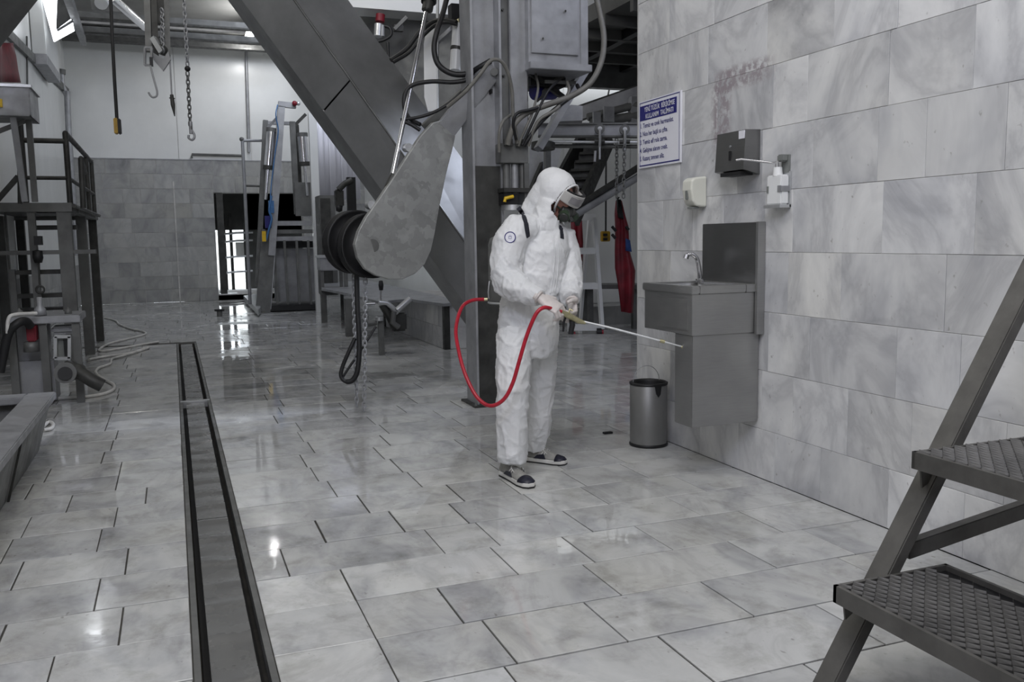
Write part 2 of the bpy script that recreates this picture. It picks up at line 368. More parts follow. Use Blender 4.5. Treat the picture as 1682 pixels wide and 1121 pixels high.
# drain channel
MT['drainplate'] = simple('wet_dark_drain_steel', (0.19, 0.19, 0.185), 0.26, 0.4, var=0.15, scale=3, rvar=0.08)
dr = thing('floor_drain', 'long steel drain channel let into the marble floor with dark cover plates', 'drain', (0.11, 7.0, 0))
for x0, x1 in ((-0.008, 0.013), (0.212, 0.233)):
    MB().box((x0, 1.3, -0.05), (x1, 7.85, 0.004)).build('edge_rail', 'dull', dr)
    MB().box((x0, 7.90, -0.05), (x1, 12.6, 0.004)).build('edge_rail', 'dull', dr)
MB().box((-0.005, 7.85, -0.05), (0.23, 7.90, 0.006)).build('cross_bar', 'alu', dr)
MB().box((0.02, 1.3, -0.119), (0.205, 12.6, -0.10)).build('channel_bottom', 'black', dr)
def cover(y0, y1):
    m = MB(); nx, ny = 8, max(6, int((y1-y0)/0.03)); vs = []; fs = []
    for j in range(ny+1):
        for i in range(nx+1):
            x = 0.042+(0.183-0.042)*i/nx; yy = y0+(y1-y0)*j/ny
            h = 0.004*noise.noise((x*4, yy*4, 1.3))+0.011*max(0, math.sin(yy*2*PI/0.27+2.2*noise.noise((x*5, yy*2, 0))))**3*(1 if yy > 3.6 else 0.5)
            vs.append((x, yy, -0.012+h))
    for j in range(ny):
        for i in range(nx): k = j*(nx+1)+i; fs.append((k, k+1, k+nx+2, k+nx+1))
    m.add(vs, fs, True); m.box((0.042, y0, -0.05), (0.183, y1, -0.025))
    return m.build('cover_plate', 'drainplate', dr, fixn=False)
for y0, y1 in ((1.3, 4.45), (4.46, 6.55), (6.56, 7.83), (7.92, 10.2), (10.21, 12.58)): cover(y0, y1)
# ------------------------------------------------------------------ shell: walls
def wall_tiles(parent, o, eu, en, L, rows, spec, lo, hi, mat, rng, limit=295, g=0.0018, z0=0.0):
    out = []; z = z0
    for r, h in enumerate(rows):
        us = rows_x(0, L, spec.get(r), lo, hi, rng)
        for a, b in zip(us, us[1:]):
            out.append((a, b, z, z+h))
        z += h
    far = MB(); ft = []
    for k, (a, b, z0_, z1_) in enumerate(out):
        n = rng.random(); vs, fs = tile_vf(Vector(o)+eu*a+EZ*z0_+en*rng.uniform(-0.0012, 0.0012), eu, EZ, en, b-a, z1_-z0_, 0.014, g, 0.0014)
        if k < limit: MB().add(vs, fs).build('wall_tile', mat, parent, [n]*len(fs), False)
        else: far.add(vs, fs); ft += [n]*len(fs)
    if ft: tag(far.build('wall_tile', mat, parent, ft, False), kind='stuff')
wr = struct(MB().box((WX+0.006, -1.6, 0), (WX+0.32, WEND-0.006, 5.9)).build('wall_right', 'wgrout'))
# rows run from the wall's far end towards the camera
rw = random.Random(11)
spec = {0: [WEND-q for q in (5.0, 4.55, 4.15, 3.83, 3.47, 3.02, 2.61)], 1: [WEND-q for q in (4.9, 4.4, 3.95, 3.69, 3.29, 2.9)], 2: [WEND-q for q in (5.05, 4.6, 3.9, 3.57, 3.0, 2.66)],
        3: [WEND-q for q in (4.9, 4.5, 3.97, 3.75, 3.36, 2.75)], 4: [WEND-q for q in (5.0, 4.65, 3.95, 3.72, 3.11, 2.62)], 5: [WEND-q for q in (5.1, 4.8, 4.2, 3.98, 3.58, 3.15, 2.88, 2.5)], 6: [WEND-q for q in (4.75, 4.4, 3.9, 3.63, 3.10, 2.66)]}
for k in spec: spec[k] = sorted(spec[k])
wall_tiles(wr, (WX, WEND, 0), -EY, -EX, 6.9, [0.275, 0.325, 0.32, 0.32, 0.32, 0.325, 0.32, 0.325, 0.32, 0.32, 0.32, 0.32, 0.32, 0.32, 0.32, 0.32, 0.32, 0.32], spec, 0.3, 0.62, 'wall', rw)
# end cap of the wall
MB().box((WX+0.001, WEND-0.008, 0), (WX+0.32, WEND+0.008, 5.9)).build('edge_strip', 'wgrout', wr)
# rear wall with door opening
DX0, DX1, DZ0, DZ1 = 0.97, 3.0, 0.13, 2.5
wbm = MB(); wbm.box((LX-0.3, BY+0.008, 0), (DX0, BY+0.4, 6.6)); wbm.box((DX1, BY+0.008, 0), (4.8, BY+0.4, 6.6)); wbm.box((DX0, BY+0.008, DZ1), (DX1, BY+0.4, 6.6)); wbm.box((DX0, BY+0.008, 0), (DX1, BY+0.4, DZ0))
wb = struct(wbm.build('wall_back', 'wgrout'))
rb = random.Random(5)
rowsb = [0.3]*2+[0.33]*8
rowsb[-1] = 3.25-sum(rowsb[:-1])
sp_l = {r: [rb.uniform(0.4, 0.7)+q for q in (0, 0.72, 1.25)] for r in range(10)}
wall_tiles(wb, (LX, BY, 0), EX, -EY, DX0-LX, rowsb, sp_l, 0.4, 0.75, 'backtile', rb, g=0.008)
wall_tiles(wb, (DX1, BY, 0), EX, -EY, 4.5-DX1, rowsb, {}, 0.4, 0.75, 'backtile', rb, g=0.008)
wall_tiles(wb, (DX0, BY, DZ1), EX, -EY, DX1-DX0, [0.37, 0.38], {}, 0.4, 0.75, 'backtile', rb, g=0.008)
for a, b in ((LX, 0.26), (0.27, 1.86), (1.87, 3.4), (3.41, 4.5)):
    MB().box((a, BY-0.012, 3.252), (b, BY+0.01, 5.95)).build('wall_panel', 'white', wb)
MB().box((LX, BY-0.02, 3.235), (4.5, BY+0.01, 3.252)).build('ledge_strip', 'galv_grey', wb)
# blocked-up doorway seam in the tiles
MB().box((0.10, BY-0.012, 0), (0.13, BY, 2.75)).build('seam_strip', 'wgrout', wb)
# left wall
wl = struct(MB().box((LX-0.3, -1.6, 0), (LX-0.006, BY+0.3, 6.6)).build('wall_left', 'wgrout'))
yy = 3.0
while yy < BY:
    y1 = min(yy+1.22, BY); MB().box((LX-0.008, yy+0.004, 0.9), (LX, y1-0.004, 6.4)).build('wall_panel', 'white', wl); yy = y1
rl = random.Random(3)
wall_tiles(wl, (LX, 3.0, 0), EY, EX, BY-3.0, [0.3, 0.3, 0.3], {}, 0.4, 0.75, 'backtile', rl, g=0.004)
# back hall's right wall and the rear wall of the side room
w2 = struct(MB().box((4.5, 12.9, 0), (4.8, BY+0.3, 6.6)).build('wall_right_rear', 'white'))
w3 = struct(MB().box((4.5, 12.6, 0), (9.2, 12.9, 6.6)).build('wall_side_rear', 'white'))
for k in range(4): MB().box((4.55+k*1.16, 12.585, 0.3), (5.68+k*1.16, 12.6, 5.5)).build('wall_panel', 'white', w3)
w4 = struct(MB().box((9.0, -1.6, 0), (9.2, 12.9, 6.6)).build('wall_side_right', 'white'))
# ceiling
wf = struct(MB().box((LX-0.3, -1.9, 0), (9.2, -1.6, 6.6)).build('wall_front', 'white'))
ce = struct(MB().box((LX-0.3, -1.9, 6.35), (9.2, BY+0.4, 6.5)).build('ceiling', 'ceil'))

# ------------------------------------------------------------------ fixtures on the right wall
# hand wash basin
sk = thing('wash_basin', 'stainless steel knee-operated hand wash basin mounted on the marble wall', 'sink', (2.73, 4.2, 0.27))
SX, SY0, SY1, SZ0, SZ1 = 2.51, 3.95, 4.468, 0.81, 1.07
b = MB(); b.box((SX+0.010, SY0+0.012, SZ0+0.001), (SX+0.03, SY1-0.012, SZ1-0.043)); b.box((SX+0.012, SY0+0.01, SZ0), (WX-0.004, SY0+0.025, SZ1-0.044)); b.box((SX+0.012, SY1-0.025, SZ0), (WX-0.004, SY1-0.01, SZ1-0.044)); b.box((SX+0.014, SY0+0.012, SZ0+0.002), (WX-0.004, SY1-0.012, SZ0+0.01))
b.build('basin_casing', 'inox', sk)
t = MB(); x0, x1, y0, y1 = SX+0.05, WX-0.11, SY0+0.05, SY1-0.05
t.box((SX, SY0, SZ1-0.042), (x0, SY1, SZ1), 0.004); t.box((x1, SY0, SZ1-0.042), (WX-0.004, SY1, SZ1), 0.004); t.box((x0, SY0, SZ1-0.042), (x1, y0, SZ1), 0.004); t.box((x0, y1, SZ1-0.042), (x1, SY1, SZ1), 0.004)
t.build('rim', 'inox', sk)
bo = MB()
bo.add([(x0, y0, SZ1-0.01), (x1, y0, SZ1-0.01), (x1, y1, SZ1-0.01), (x0, y1, SZ1-0.01), (x0+0.05, y0+0.05, SZ1-0.17), (x1-0.05, y0+0.05, SZ1-0.17), (x1-0.05, y1-0.05, SZ1-0.17), (x0+0.05, y1-0.05, SZ1-0.17)],
       [(0, 1, 5, 4), (1, 2, 6, 5), (2, 3, 7, 6), (3, 0, 4, 7), (4, 5, 6, 7)])
bo.build('bowl', 'inox', sk)
MB().box((SX+0.004, 3.995, 0.835), (SX+0.0135, 4.315, 1.0), 0.003).build('knee_panel', 'inox', sk)
MB().box((WX-0.028, 3.955, 1.07), (WX-0.004, 4.50, 1.40), 0.003).build('splash_plate', 'inox_dark', sk)
MB().box((WX-0.05, 3.935, 0.80), (WX-0.004, 3.955, 1.402)).build('side_flange', 'inox', sk)
MB().box((2.53, 3.972, 0.315), (WX-0.006, 4.145, 0.81), 0.004).build('pipe_cover', 'inox', sk)
fa = MB().tube(spline([(2.84, 4.38, 1.065), (2.835, 4.38, 1.13), (2.82, 4.385, 1.20), (2.785, 4.39, 1.228), (2.76, 4.395, 1.222)], 6), 0.013, 12)
f = fa.build('spout', 'chrome', sk); MB().cyl((2.84, 4.38, 1.065), (2.84, 4.38, 1.085), 0.026).build('spout_base', 'chrome', sk)
MB().cyl((2.76, 4.395, 1.226), (2.752, 4.396, 1.202), 0.016, 0.017, 14).build('nozzle', 'chrome', sk)
# bin
MT['binsteel'] = simple('dull_grey_bin_steel', (0.24, 0.24, 0.235), 0.46, 0.5, var=0.12, scale=4)
bn = thing('waste_bin', 'round steel waste bin with black rim standing below the wash basin', 'bin', (2.80, 4.91, 0))
c = (2.80, 4.90, 0)
MB().lathe(c, [(0.117, 0.012), (0.119, 0.05), (0.119, 0.405), (0.113, 0.41), (0.110, 0.40), (0.108, 0.05), (0, 0.045)], 40).build('bin_body', 'binsteel', bn)
MB().lathe(c, [(0.0, 0.0), (0.122, 0.0), (0.124, 0.012), (0.119, 0.02)], 40).build('base_ring', 'black', bn)
MB().lathe(c, [(0.121, 0.395), (0.123, 0.408), (0.113, 0.413), (0.108, 0.40), (0.107, 0.20)], 40).build('liner', 'black', bn)
MB().add([(2.795+0.119*math.cos(a)*1.03, 4.90+0.119*math.sin(a)*1.03, z) for a, z in ((-1.75, 0.41), (-1.30, 0.41), (-1.38, 0.345), (-1.52, 0.325), (-1.66, 0.35))], [(0, 1, 2, 3, 4)]).build('liner_fold', 'black', bn)
MB().tube([(2.80+0.095*math.cos(a), 4.90+0.03, 0.41+0.10*math.sin(a)) for a in [PI*k/12 for k in range(13)]], 0.0022, 6).build('wire_handle', 'galv_grey', bn)
# towel dispenser
td = thing('towel_dispenser', 'square brushed steel paper towel dispenser on the wall above the basin', 'dispenser', (2.9, 4.13, 1.66))
b = MB(); yA, yB = 3.998, 4.262
b.add([(WX-0.001, yA, 1.655), (WX-0.001, yB, 1.655), (WX-0.001, yB, 1.89), (WX-0.001, yA, 1.89), (2.852, yA, 1.68), (2.852, yB, 1.68), (2.866, yB, 1.888), (2.866, yA, 1.888)],
      [(0, 1, 5, 4), (3, 7, 6, 2), (4, 5, 6, 7), (0, 4, 7, 3), (1, 2, 6, 5), (0, 3, 2, 1)]); b.build('dispenser_case', 'inox_dark', td)
MB().box((2.855, yA+0.03, 1.652), (2.935, yB-0.05, 1.672)).build('outlet_slot', 'black', td)
MB().box((2.850, 4.118, 1.735), (2.862, 4.130, 1.785)).build('level_window', 'black', td); MB().cyl((2.853, 4.124, 1.81), (2.860, 4.124, 1.81), 0.006).build('lock', 'galv_grey', td)
MB().box((2.8585, 4.005, 1.842), (2.8655, 4.052, 1.884)).build('label_sticker', 'signwhite', td)
# soap dispenser
sp = thing('soap_dispenser', 'cream plastic soap dispenser with rounded front between sign and steel dispenser', 'dispenser', (2.9, 4.53, 1.5))
pr = [(WX-0.001, 1.50), (2.885, 1.505), (2.862, 1.53), (2.848, 1.60), (2.852, 1.655), (2.875, 1.672), (WX-0.001, 1.68)]
m = MB(); m.prism([(x, 4.495, z) for x, z in pr], (0, 0.105, 0)); o = m.build('dispenser_case', 'cream', sp)
bv = o.modifiers.new('bevel', 'BEVEL'); bv.width = 0.012; bv.segments = 3; bv.limit_method = 'ANGLE'; bv.angle_limit = 0.5
MB().box((2.846, 4.535, 1.545), (2.856, 4.56, 1.60), 0.003).build('level_window', 'greypl', sp); MB().box((2.87, 4.52, 1.490), (2.92, 4.57, 1.502)).build('push_outlet', 'greypl', sp)
# lever dispenser
ld = thing('lever_dispenser', 'white liquid dispenser bottle with long steel elbow lever on wall bracket', 'dispenser', (2.92, 3.8, 1.47))
b = MB(); b.box((2.898, 3.742, 1.485), (2.948, 3.858, 1.635), 0.006); b.build('bottle', 'plwhite', ld)
MB().cyl((2.922, 3.80, 1.63), (2.922, 3.80, 1.675), 0.026, 0.022, 18).build('bottle_neck', 'plwhite', ld)
m = MB(); m.box((WX-0.010, 3.735, 1.47), (WX-0.001, 3.868, 1.652)); m.box((2.888, 3.735, 1.468), (WX-0.001, 3.868, 1.484)); m.build('wall_bracket', 'alu', ld)
MB().box((WX-0.014, 3.745, 1.645), (WX-0.001, 3.80, 1.735)).build('back_plate', 'greypl', ld)
MB().box((2.905, 3.75, 1.70), (WX-0.01, 3.79, 1.736), 0.006).build('pump_head', 'greypl', ld)
MB().box((2.896, 3.738, 1.55), (WX-0.01, 3.7425, 1.578)).build('band_side', 'galv_grey', ld); MB().box((2.8935, 3.742, 1.548), (2.899, 3.765, 1.58)).build('band_front', 'galv_grey', ld); MB().box((2.8935, 3.84, 1.545), (2.899, 3.852, 1.58)).build('band_front', 'greypl', ld)
MB().tube([(2.925, 3.775, 1.715), (2.905, 3.80, 1.695), (2.86, 3.86, 1.708), (2.80, 3.94, 1.725), (2.78, 3.96, 1.722)], 0.0065, 8).build('lever', 'chrome', ld)
MB().cyl((2.912, 3.795, 1.672), (2.912, 3.795, 1.705), 0.009).build('pump_rod', 'chrome', ld)
# sign
sg = thing('instruction_sign', 'white and blue printed instruction sign on the wall end', 'sign', (2.95, 5.04, 1.78))
Y0, Y1, Z0, Z1 = 4.775, 5.292, 1.783, 2.215
MB().box((WX-0.012, Y0, Z0), (WX-0.001, Y1, Z1)).build('board', 'signwhite', sg)
XF = WX-0.0135
MB().box((XF, Y0+0.045, Z1-0.125), (WX-0.011, Y1-0.015, Z1-0.03)).build('title_band', 'navy', sg)
for k, (za, zb) in enumerate(((Z1-0.012, Z1-0.007), (Z0+0.012, Z0+0.02))): MB().box((XF, Y0+0.01, za), (WX-0.011, Y1-0.01, zb)).build('border_line', 'navy', sg)
for ya in (Y0+0.012, Y1-0.016): MB().box((XF, ya, Z0+0.016), (WX-0.011, ya+0.003, Z1-0.01)).build('border_line', 'navy', sg)
def text(body, y, z, size, mat, parent, width=None, name='lettering', xf=XF-0.0006):
    cu = bpy.data.curves.new('lettering', 'FONT'); cu.body = body; cu.size = size; cu.resolution_u = 2; cu.offset = size*0.012
    tmp = bpy.data.objects.new('lettering', cu); COL.objects.link(tmp); dg = bpy.context.evaluated_depsgraph_get(); dg.update()
    me = bpy.data.meshes.new_from_object(tmp.evaluated_get(dg)); bpy.data.objects.remove(tmp)
    off = Vector((0, 0, 0)); p = parent
    while p: off += p.location; p = p.parent
    xs = [v.co.x for v in me.vertices]; mx = max(xs); s = (width/mx) if width else 1.0
    for v in me.vertices: v.co = Vector((xf, y-v.co.x*s, z+v.co.y))-off     # reads from far (left) to near (right)
    me.materials.clear(); me.materials.append(MT[mat]); o = bpy.data.objects.new(name, me); COL.objects.link(o); o.parent = parent; return o
text('YENİ TÜZÜK  BİRİKİMSE', Y1-0.075, Z1-0.071, 0.042, 'signwhite', sg, 0.375)
text('KULLANIM  TALİMATI', Y1-0.09, Z1-0.115, 0.042, 'signwhite', sg, 0.345)
for k, (s, wd) in enumerate((('1. Temiz ve cıvık harmanlat.', 0.42), ('2. Nice her başlı su çifte.', 0.35), ('3. Temiz elf rola zarna.', 0.345), ('4. Gelişme alanını cıvalt.', 0.35), ('5. Kazanç zımnen siliz.', 0.31))):
    text(s, Y1-0.018, Z1-0.172-k*0.053, 0.042, 'navy', sg, wd)
# ------------------------------------------------------------------ steel steps in the right foreground
st = thing('steel_steps', 'grey steel platform steps with expanded mesh treads in the right foreground', 'stairs', (2.0, 1.5, 0))
MT['stepsteel'] = simple('worn_dark_step_steel', (0.115, 0.111, 0.103), 0.46, 0.3, var=0.3, scale=9, rvar=0.1, bmp=0.06)
TY0, TY1 = 0.95, 1.9
def stringer(yc, n='stringer'):
    MB().beam((1.672, yc, 0), (2.64, yc, 1.55), 0.04, 0.075, (0, 1, 0), 0.004).build(n, 'stepsteel', st)
    MB().box((1.60, yc-0.04, 0), (1.745, yc+0.04, 0.008)).build('foot_plate', 'stepsteel', st)
stringer(1.935); stringer(0.915)
def tread(xa, xb, z):
    b = MB(); b.box((xa, TY0, z-0.05), (xa+0.012, TY1, z)); b.box((xb-0.012, TY0, z-0.05), (xb, TY1, z)); b.box((xa, TY0, z-0.05), (xb, TY0+0.012, z)); b.box((xa, TY1-0.012, z-0.05), (xb, TY1, z))
    fr = b.build('tread_frame', 'stepsteel', st)
    # raised expanded mesh: rows of diamond strands
    g = MB(); sx, sy = 0.044, 0.021; nx = int((xb-xa-0.02)/sx); ny = int((TY1-TY0-0.02)/sy)
    vs = []; fs = []
    wv = 0.0020; th = 0.004
    for j in range(ny):
        for i in range(nx):
            x = xa+0.012+(i+0.5*(j % 2))*sx; y = TY0+0.012+j*sy
            for s in (-1, 1):
                # strand from (x, y) to (x+s*sx/2, y+sy)
                x2 = x+s*sx/2
                if not (xa+0.008 < x < xb-0.006 and xa+0.008 < x2 < xb-0.006): continue
                n = len(vs)
                vs += [(x-0.003, y-wv, z-th), (x+0.003, y+wv, z-th+0.002), (x2+0.003, y+sy+wv, z-th+0.002), (x2-0.003, y+sy-wv, z-th), (x, y, z+0.003), (x2, y+sy, z+0.007)]
                fs += [(n, n+4, n+5, n+3), (n+1, n+2, n+5, n+4), (n, n+3, n+2, n+1)]
    g.add(vs, fs); tag(g.build('expanded_mesh', 'stepsteel', fr, fixn=False), kind='stuff')
    p = MB(); p.box((xa+0.01, TY0+0.01, z-0.03), (xb-0.01, TY1-0.01, z-0.016)); p.build('tread_plate', 'black', fr)
    MB().prism([(xa+0.05, 1.915, z-0.05), (xa+0.17, 1.915, z-0.05), (xa+0.06, 1.915, z-0.12)], (0, 0.006, 0)).build('gusset', 'stepsteel', fr)
tread(1.676, 2.09, 0.355); tread(1.943, 2.385, 0.71)
MB().beam((1.98, 1.95, 0.395), (2.75, 1.95, 0.50), 0.035, 0.05, (0, 0, 1), 0.003).build('side_brace', 'stepsteel', st)
MB().box((2.55, 1.93, 0), (2.60, 1.98, 1.5)).build('rear_post', 'stepsteel', st); MB().box((2.55, 0.90, 0), (2.60, 0.95, 1.5)).build('rear_post', 'stepsteel', st)

# ------------------------------------------------------------------ the worker
U = Vector((cy, -sy, 0)); V = Vector((sy, cy, 0)); EYE = Vector((0, 0, 1.33))
MT['suit'] = None
m_, nt_, b_ = new_mat('white_coverall_fabric')
p_ = pos(nt_)
nt_.links.new(ramp(nt_, nz(nt_, p_, 5, 4), [(0.3, (0.66, 0.67, 0.68)), (0.7, (0.74, 0.74, 0.745))]), b_.inputs['Base Color'])
b_.inputs['Roughness'].default_value = 0.55; bump(nt_, b_, nz(nt_, p_, 16, 5, 0.62, 0.8), 0.35, 0.016); MT['suit'] = m_
MT['skin'] = simple('skin', (0.42, 0.20, 0.155), 0.5, var=0.12, scale=12)
MT['glove'] = simple('pale_latex_glove', (0.62, 0.57, 0.545), 0.4, var=0.12, scale=22, bmp=0.1)
MT['gogframe'] = simple('clear_grey_goggle_frame', (0.48, 0.47, 0.45), 0.2, var=0.12, scale=22)
MT['goglens'] = simple('grey_goggle_lens', (0.27, 0.26, 0.27), 0.25, var=0.25, scale=16)
MT['mask'] = simple('dark_respirator_rubber', (0.035, 0.036, 0.034), 0.4, var=0.4, scale=18)
MT['maskgreen'] = simple('dark_green_rubber', (0.03, 0.05, 0.03), 0.4, var=0.4, scale=18)
MT['strap'] = simple('black_webbing', (0.012, 0.013, 0.022), 0.7, var=0.2, scale=30)
MT['shoegrey'] = simple('grey_mesh_shoe_fabric', (0.30, 0.295, 0.275), 0.8, var=0.2, scale=40, bmp=0.3)
MT['shoenavy'] = simple('navy_black_shoe_overlay', (0.014, 0.015, 0.03), 0.45, var=0.3, scale=20)
MT['sole'] = simple('white_shoe_sole', (0.66, 0.65, 0.62), 0.5, var=0.15, scale=20)
MT['brass'] = simple('worn_brass', (0.50, 0.46, 0.28), 0.35, 0.7, var=0.3, scale=30)
def ell(mb, rings, n=24):
    vs = []; K = len(rings)
    for c, ru, rv in rings:
        c = Vector(c); vs += [c+U*(ru*math.cos(2*PI*k/n))+V*(rv*math.sin(2*PI*k/n)) for k in range(n)]
    fs = [(i*n+k, i*n+(k+1) % n, (i+1)*n+(k+1) % n, (i+1)*n+k) for i in range(K-1) for k in range(n)]
    fs += [tuple(range(n)), tuple(range((K-1)*n, K*n))]
    return mb.add(vs, fs, True)
def remesh(mb, voxel, smooth_it=4):
    """voxel-union of the shapes in mb; returns vertex and face lists"""
    me = bpy.data.meshes.new('tmp'); me.from_pydata(mb.v, [], mb.f)
    bm = bmesh.new(); bm.from_mesh(me); bmesh.ops.recalc_face_normals(bm, faces=bm.faces[:]); bm.to_mesh(me); bm.free()
    o = bpy.data.objects.new('tmp', me); COL.objects.link(o)
    r = o.modifiers.new('r', 'REMESH'); r.mode = 'VOXEL'; r.voxel_size = voxel
    s = o.modifiers.new('s', 'SMOOTH'); s.factor = 0.5; s.iterations = smooth_it
    dg = bpy.context.evaluated_depsgraph_get(); dg.update()
    m2 = bpy.data.meshes.new_from_object(o.evaluated_get(dg)); bpy.data.objects.remove(o)
    return m2
person = thing('person', 'worker in white hooded coverall, goggles and black respirator spraying the basin', 'person', (1.84, 4.48, 0))
Hc = Vector((2.063,4.654,1.590))
fd = (U*0.70-V*0.38-EZ*0.60).normalized(); fr = fd.cross(EZ).normalized(); fu = fr.cross(fd).normalized()   # face forward, the viewer's right-hand side, face up
bd = MB()
ell(bd, [((1.857,4.629,0.666), 0.150, 0.125), ((1.865,4.636,0.752), 0.172, 0.15), ((1.875,4.647,0.873), 0.172, 0.15), ((1.896,4.657,1.010), 0.165, 0.145), ((1.929,4.661,1.148), 0.165, 0.145), ((1.956,4.666,1.268), 0.170, 0.145),
         ((1.974,4.680,1.354), 0.150, 0.13), ((1.982,4.697,1.423), 0.115, 0.11), ((1.988,4.711,1.476), 0.085, 0.095)])
# hood: skull part, nape and throat
bd.ball(Hc, 0.118, 24, 16, (0.98, 1.0, 1.12)); bd.ball(Vector((2.047,4.677,1.639)), 0.095, 20, 14)
bd.tube([(1.924,4.750,1.415), (1.981,4.738,1.490), (2.029,4.706,1.562), (2.066,4.667,1.618)], [0.075, 0.095, 0.108, 0.112], 20)
bd.tube([(1.972,4.640,1.371), (1.992,4.641,1.439), (2.029,4.637,1.524)], [0.09, 0.085, 0.09], 18)
# legs
bd.tube([(1.772,4.594,0.813), (1.739,4.534,0.668), (1.712,4.481,0.507), (1.700,4.476,0.338), (1.697,4.474,0.184), (1.694,4.470,0.100)], [0.104, 0.098, 0.091, 0.090, 0.084, 0.080], 20)
bd.tube([(1.964,4.701,0.794), (1.974,4.720,0.630), (1.973,4.741,0.447), (1.975,4.770,0.258), (1.970,4.790,0.137), (1.959,4.796,0.066)], [0.112, 0.102, 0.092, 0.083, 0.072, 0.064], 20)
# right (near) arm, then left (far) arm
bd.tube([(1.897,4.648,1.379), (1.805,4.619,1.379), (1.743,4.594,1.299), (1.716,4.575,1.190), (1.714,4.543,1.100), (1.737,4.477,1.069), (1.779,4.403,1.038), (1.823,4.340,1.014)], [0.085, 0.094, 0.094, 0.090, 0.086, 0.075, 0.062, 0.050], 18)
bd.tube([(2.042,4.697,1.354), (2.121,4.686,1.328), (2.138,4.667,1.230), (2.122,4.617,1.127), (2.096,4.552,1.043), (2.065,4.471,0.990)], [0.08, 0.075, 0.070, 0.068, 0.063, 0.054], 18)
sm = remesh(bd, 0.0075, 5)
# folds of the crinkled fabric
cen = [(Vector((1.726,4.539,1.100)), 0.16, 2.0), (Vector((1.715,4.478,0.490)), 0.14, 1.2), (Vector((1.694,4.466,0.152)), 0.12, 1.8), (Vector((1.971,4.792,0.162)), 0.12, 1.6), (Vector((1.973,4.741,0.447)), 0.13, 1.1), (Vector((1.857,4.580,0.965)), 0.2, 1.5), (Vector((1.849,4.551,0.710)), 0.14, 1.3), (Vector((2.088,4.536,1.061)), 0.12, 1.4), (Vector((1.939,4.633,1.388)), 0.12, 1.0)]
nv = len(sm.vertices); nors = [v.normal.copy() for v in sm.vertices]
for v, nn in zip(sm.vertices, nors):
    p = v.co; a = 0.0040+0.0032*sum(k*math.exp(-((p-c).length/r)**2) for c, r, k in cen)
    hd = (p-Hc).length
    if hd < 0.16: a *= 0.35
    wv = Vector((noise.noise(p*6), noise.noise(p*6+Vector((9, 2, 5))), noise.noise(p*6+Vector((3, 8, 1)))))*0.04
    h = 0.0
    for sc2, am, wd in ((Vector((8.5, 8.5, 6.0)), 1.0, 0.16), (Vector((17, 17, 13)), 0.5, 0.20)):
        q = p+wv; q = Vector((q.x*sc2.x+0.6*q.z*sc2.z, q.y*sc2.y, q.z*sc2.z-0.5*q.x*sc2.x)); ds, ps = noise.voronoi(q)
        h += am*(math.exp(-((ds[1]-ds[0])/wd)**2)-0.35+0.9*noise.noise(ps[0]*3.7))
    v.co = p+nn*(a*h+0.004*noise.noise(p*4.2))
bm = bmesh.new(); bm.from_mesh(sm)
kill = [v for v in bm.verts if (v.co-Hc).length < 0.185 and (v.co-(Hc+fd*0.068)).dot(fd) > 0 and (v.co-(Hc+fd*0.09)).length < 0.135 and (v.co-Hc).dot(fu) > -0.12]
bmesh.ops.delete(bm, geom=kill, context='VERTS'); bm.to_mesh(sm); bm.free()
off = person.location
from mathutils.bvhtree import BVHTree
bvh = BVHTree.FromPolygons([v.co.copy() for v in sm.vertices], [tuple(p.vertices) for p in sm.polygons])
for v in sm.vertices: v.co = v.co-off
sm.polygons.foreach_set('use_smooth', [True]*len(sm.polygons)); sm.materials.clear(); sm.materials.append(MT['suit']); sm.name = 'coverall'
ob = bpy.data.objects.new('coverall', sm); COL.objects.link(ob); ob.parent = person
sd = ob.modifiers.new('thickness', 'SOLIDIFY'); sd.thickness = 0.003; sd.offset = -1
def snap(P, push=0.003):
    d = (Vector(P)-EYE).normalized(); h, n, i, t = bvh.ray_cast(EYE, d)
    if h is None: return Vector(P), -d
    if n.dot(d) > 0: n = -n
    return h+n*push, n
# hood hem
rc = Hc+fd*0.070
hem = []
for k in range(36):
    a = 2*PI*k/36; d = fr*math.cos(a)+fu*math.sin(a)
    h, n, i, t = bvh.find_nearest(rc+d*0.098); hem.append(rc+d*0.097+fd*0.002)
MB().tube(hem, 0.0065, 8, closed=True).build('hood_hem', 'suit', person)
# head inside the hood
hm = MB(); hk = Hc+fd*0.022-fu*0.01
hm.ball(hk, 0.094, 24, 16, (0.86, 0.93, 1.08))
hm.tube([hk+fd*0.085+fu*0.02, hk+fd*0.100-fu*0.0, hk+fd*0.108-fu*0.018, hk+fd*0.095-fu*0.025], [0.010, 0.013, 0.016, 0.012], 10)       # nose
hm.ball(hk+fd*0.055-fu*0.075, 0.045, 14, 10)                                                                                          # chin and jaw
for s in (-1, 1): hm.ball(hk+fr*(s*0.038)+fd*0.078-fu*0.004, 0.021, 10, 8)
hm.tube([hk+fr*0.02+fd*0.085-fu*0.048, hk+fd*0.094-fu*0.047, hk-fr*0.02+fd*0.085-fu*0.048], 0.008, 8)
for s in (-1, 1): hm.ball(hk+fr*(s*0.083)-fu*0.012+fd*0.006, 0.026, 10, 8, (0.6, 0.8, 1.0))
me = remesh(hm, 0.005, 3)
for v in me.vertices: v.co = v.co-off
me.polygons.foreach_set('use_smooth', [True]*len(me.polygons)); me.materials.clear(); me.materials.append(MT['skin']); me.name = 'head'
ho = bpy.data.objects.new('head', me); COL.objects.link(ho); ho.parent = person
for s in (-1, 1):
    e = MB().ball(hk+fr*(s*0.031)+fd*0.088+fu*0.016, 0.0125, 12, 8); eo = e.build('eye', 'plwhite', ho)
    MB().ball(hk+fr*(s*0.031)+fd*0.096+fu*0.015, 0.006, 8, 6).build('pupil', 'black', ho)
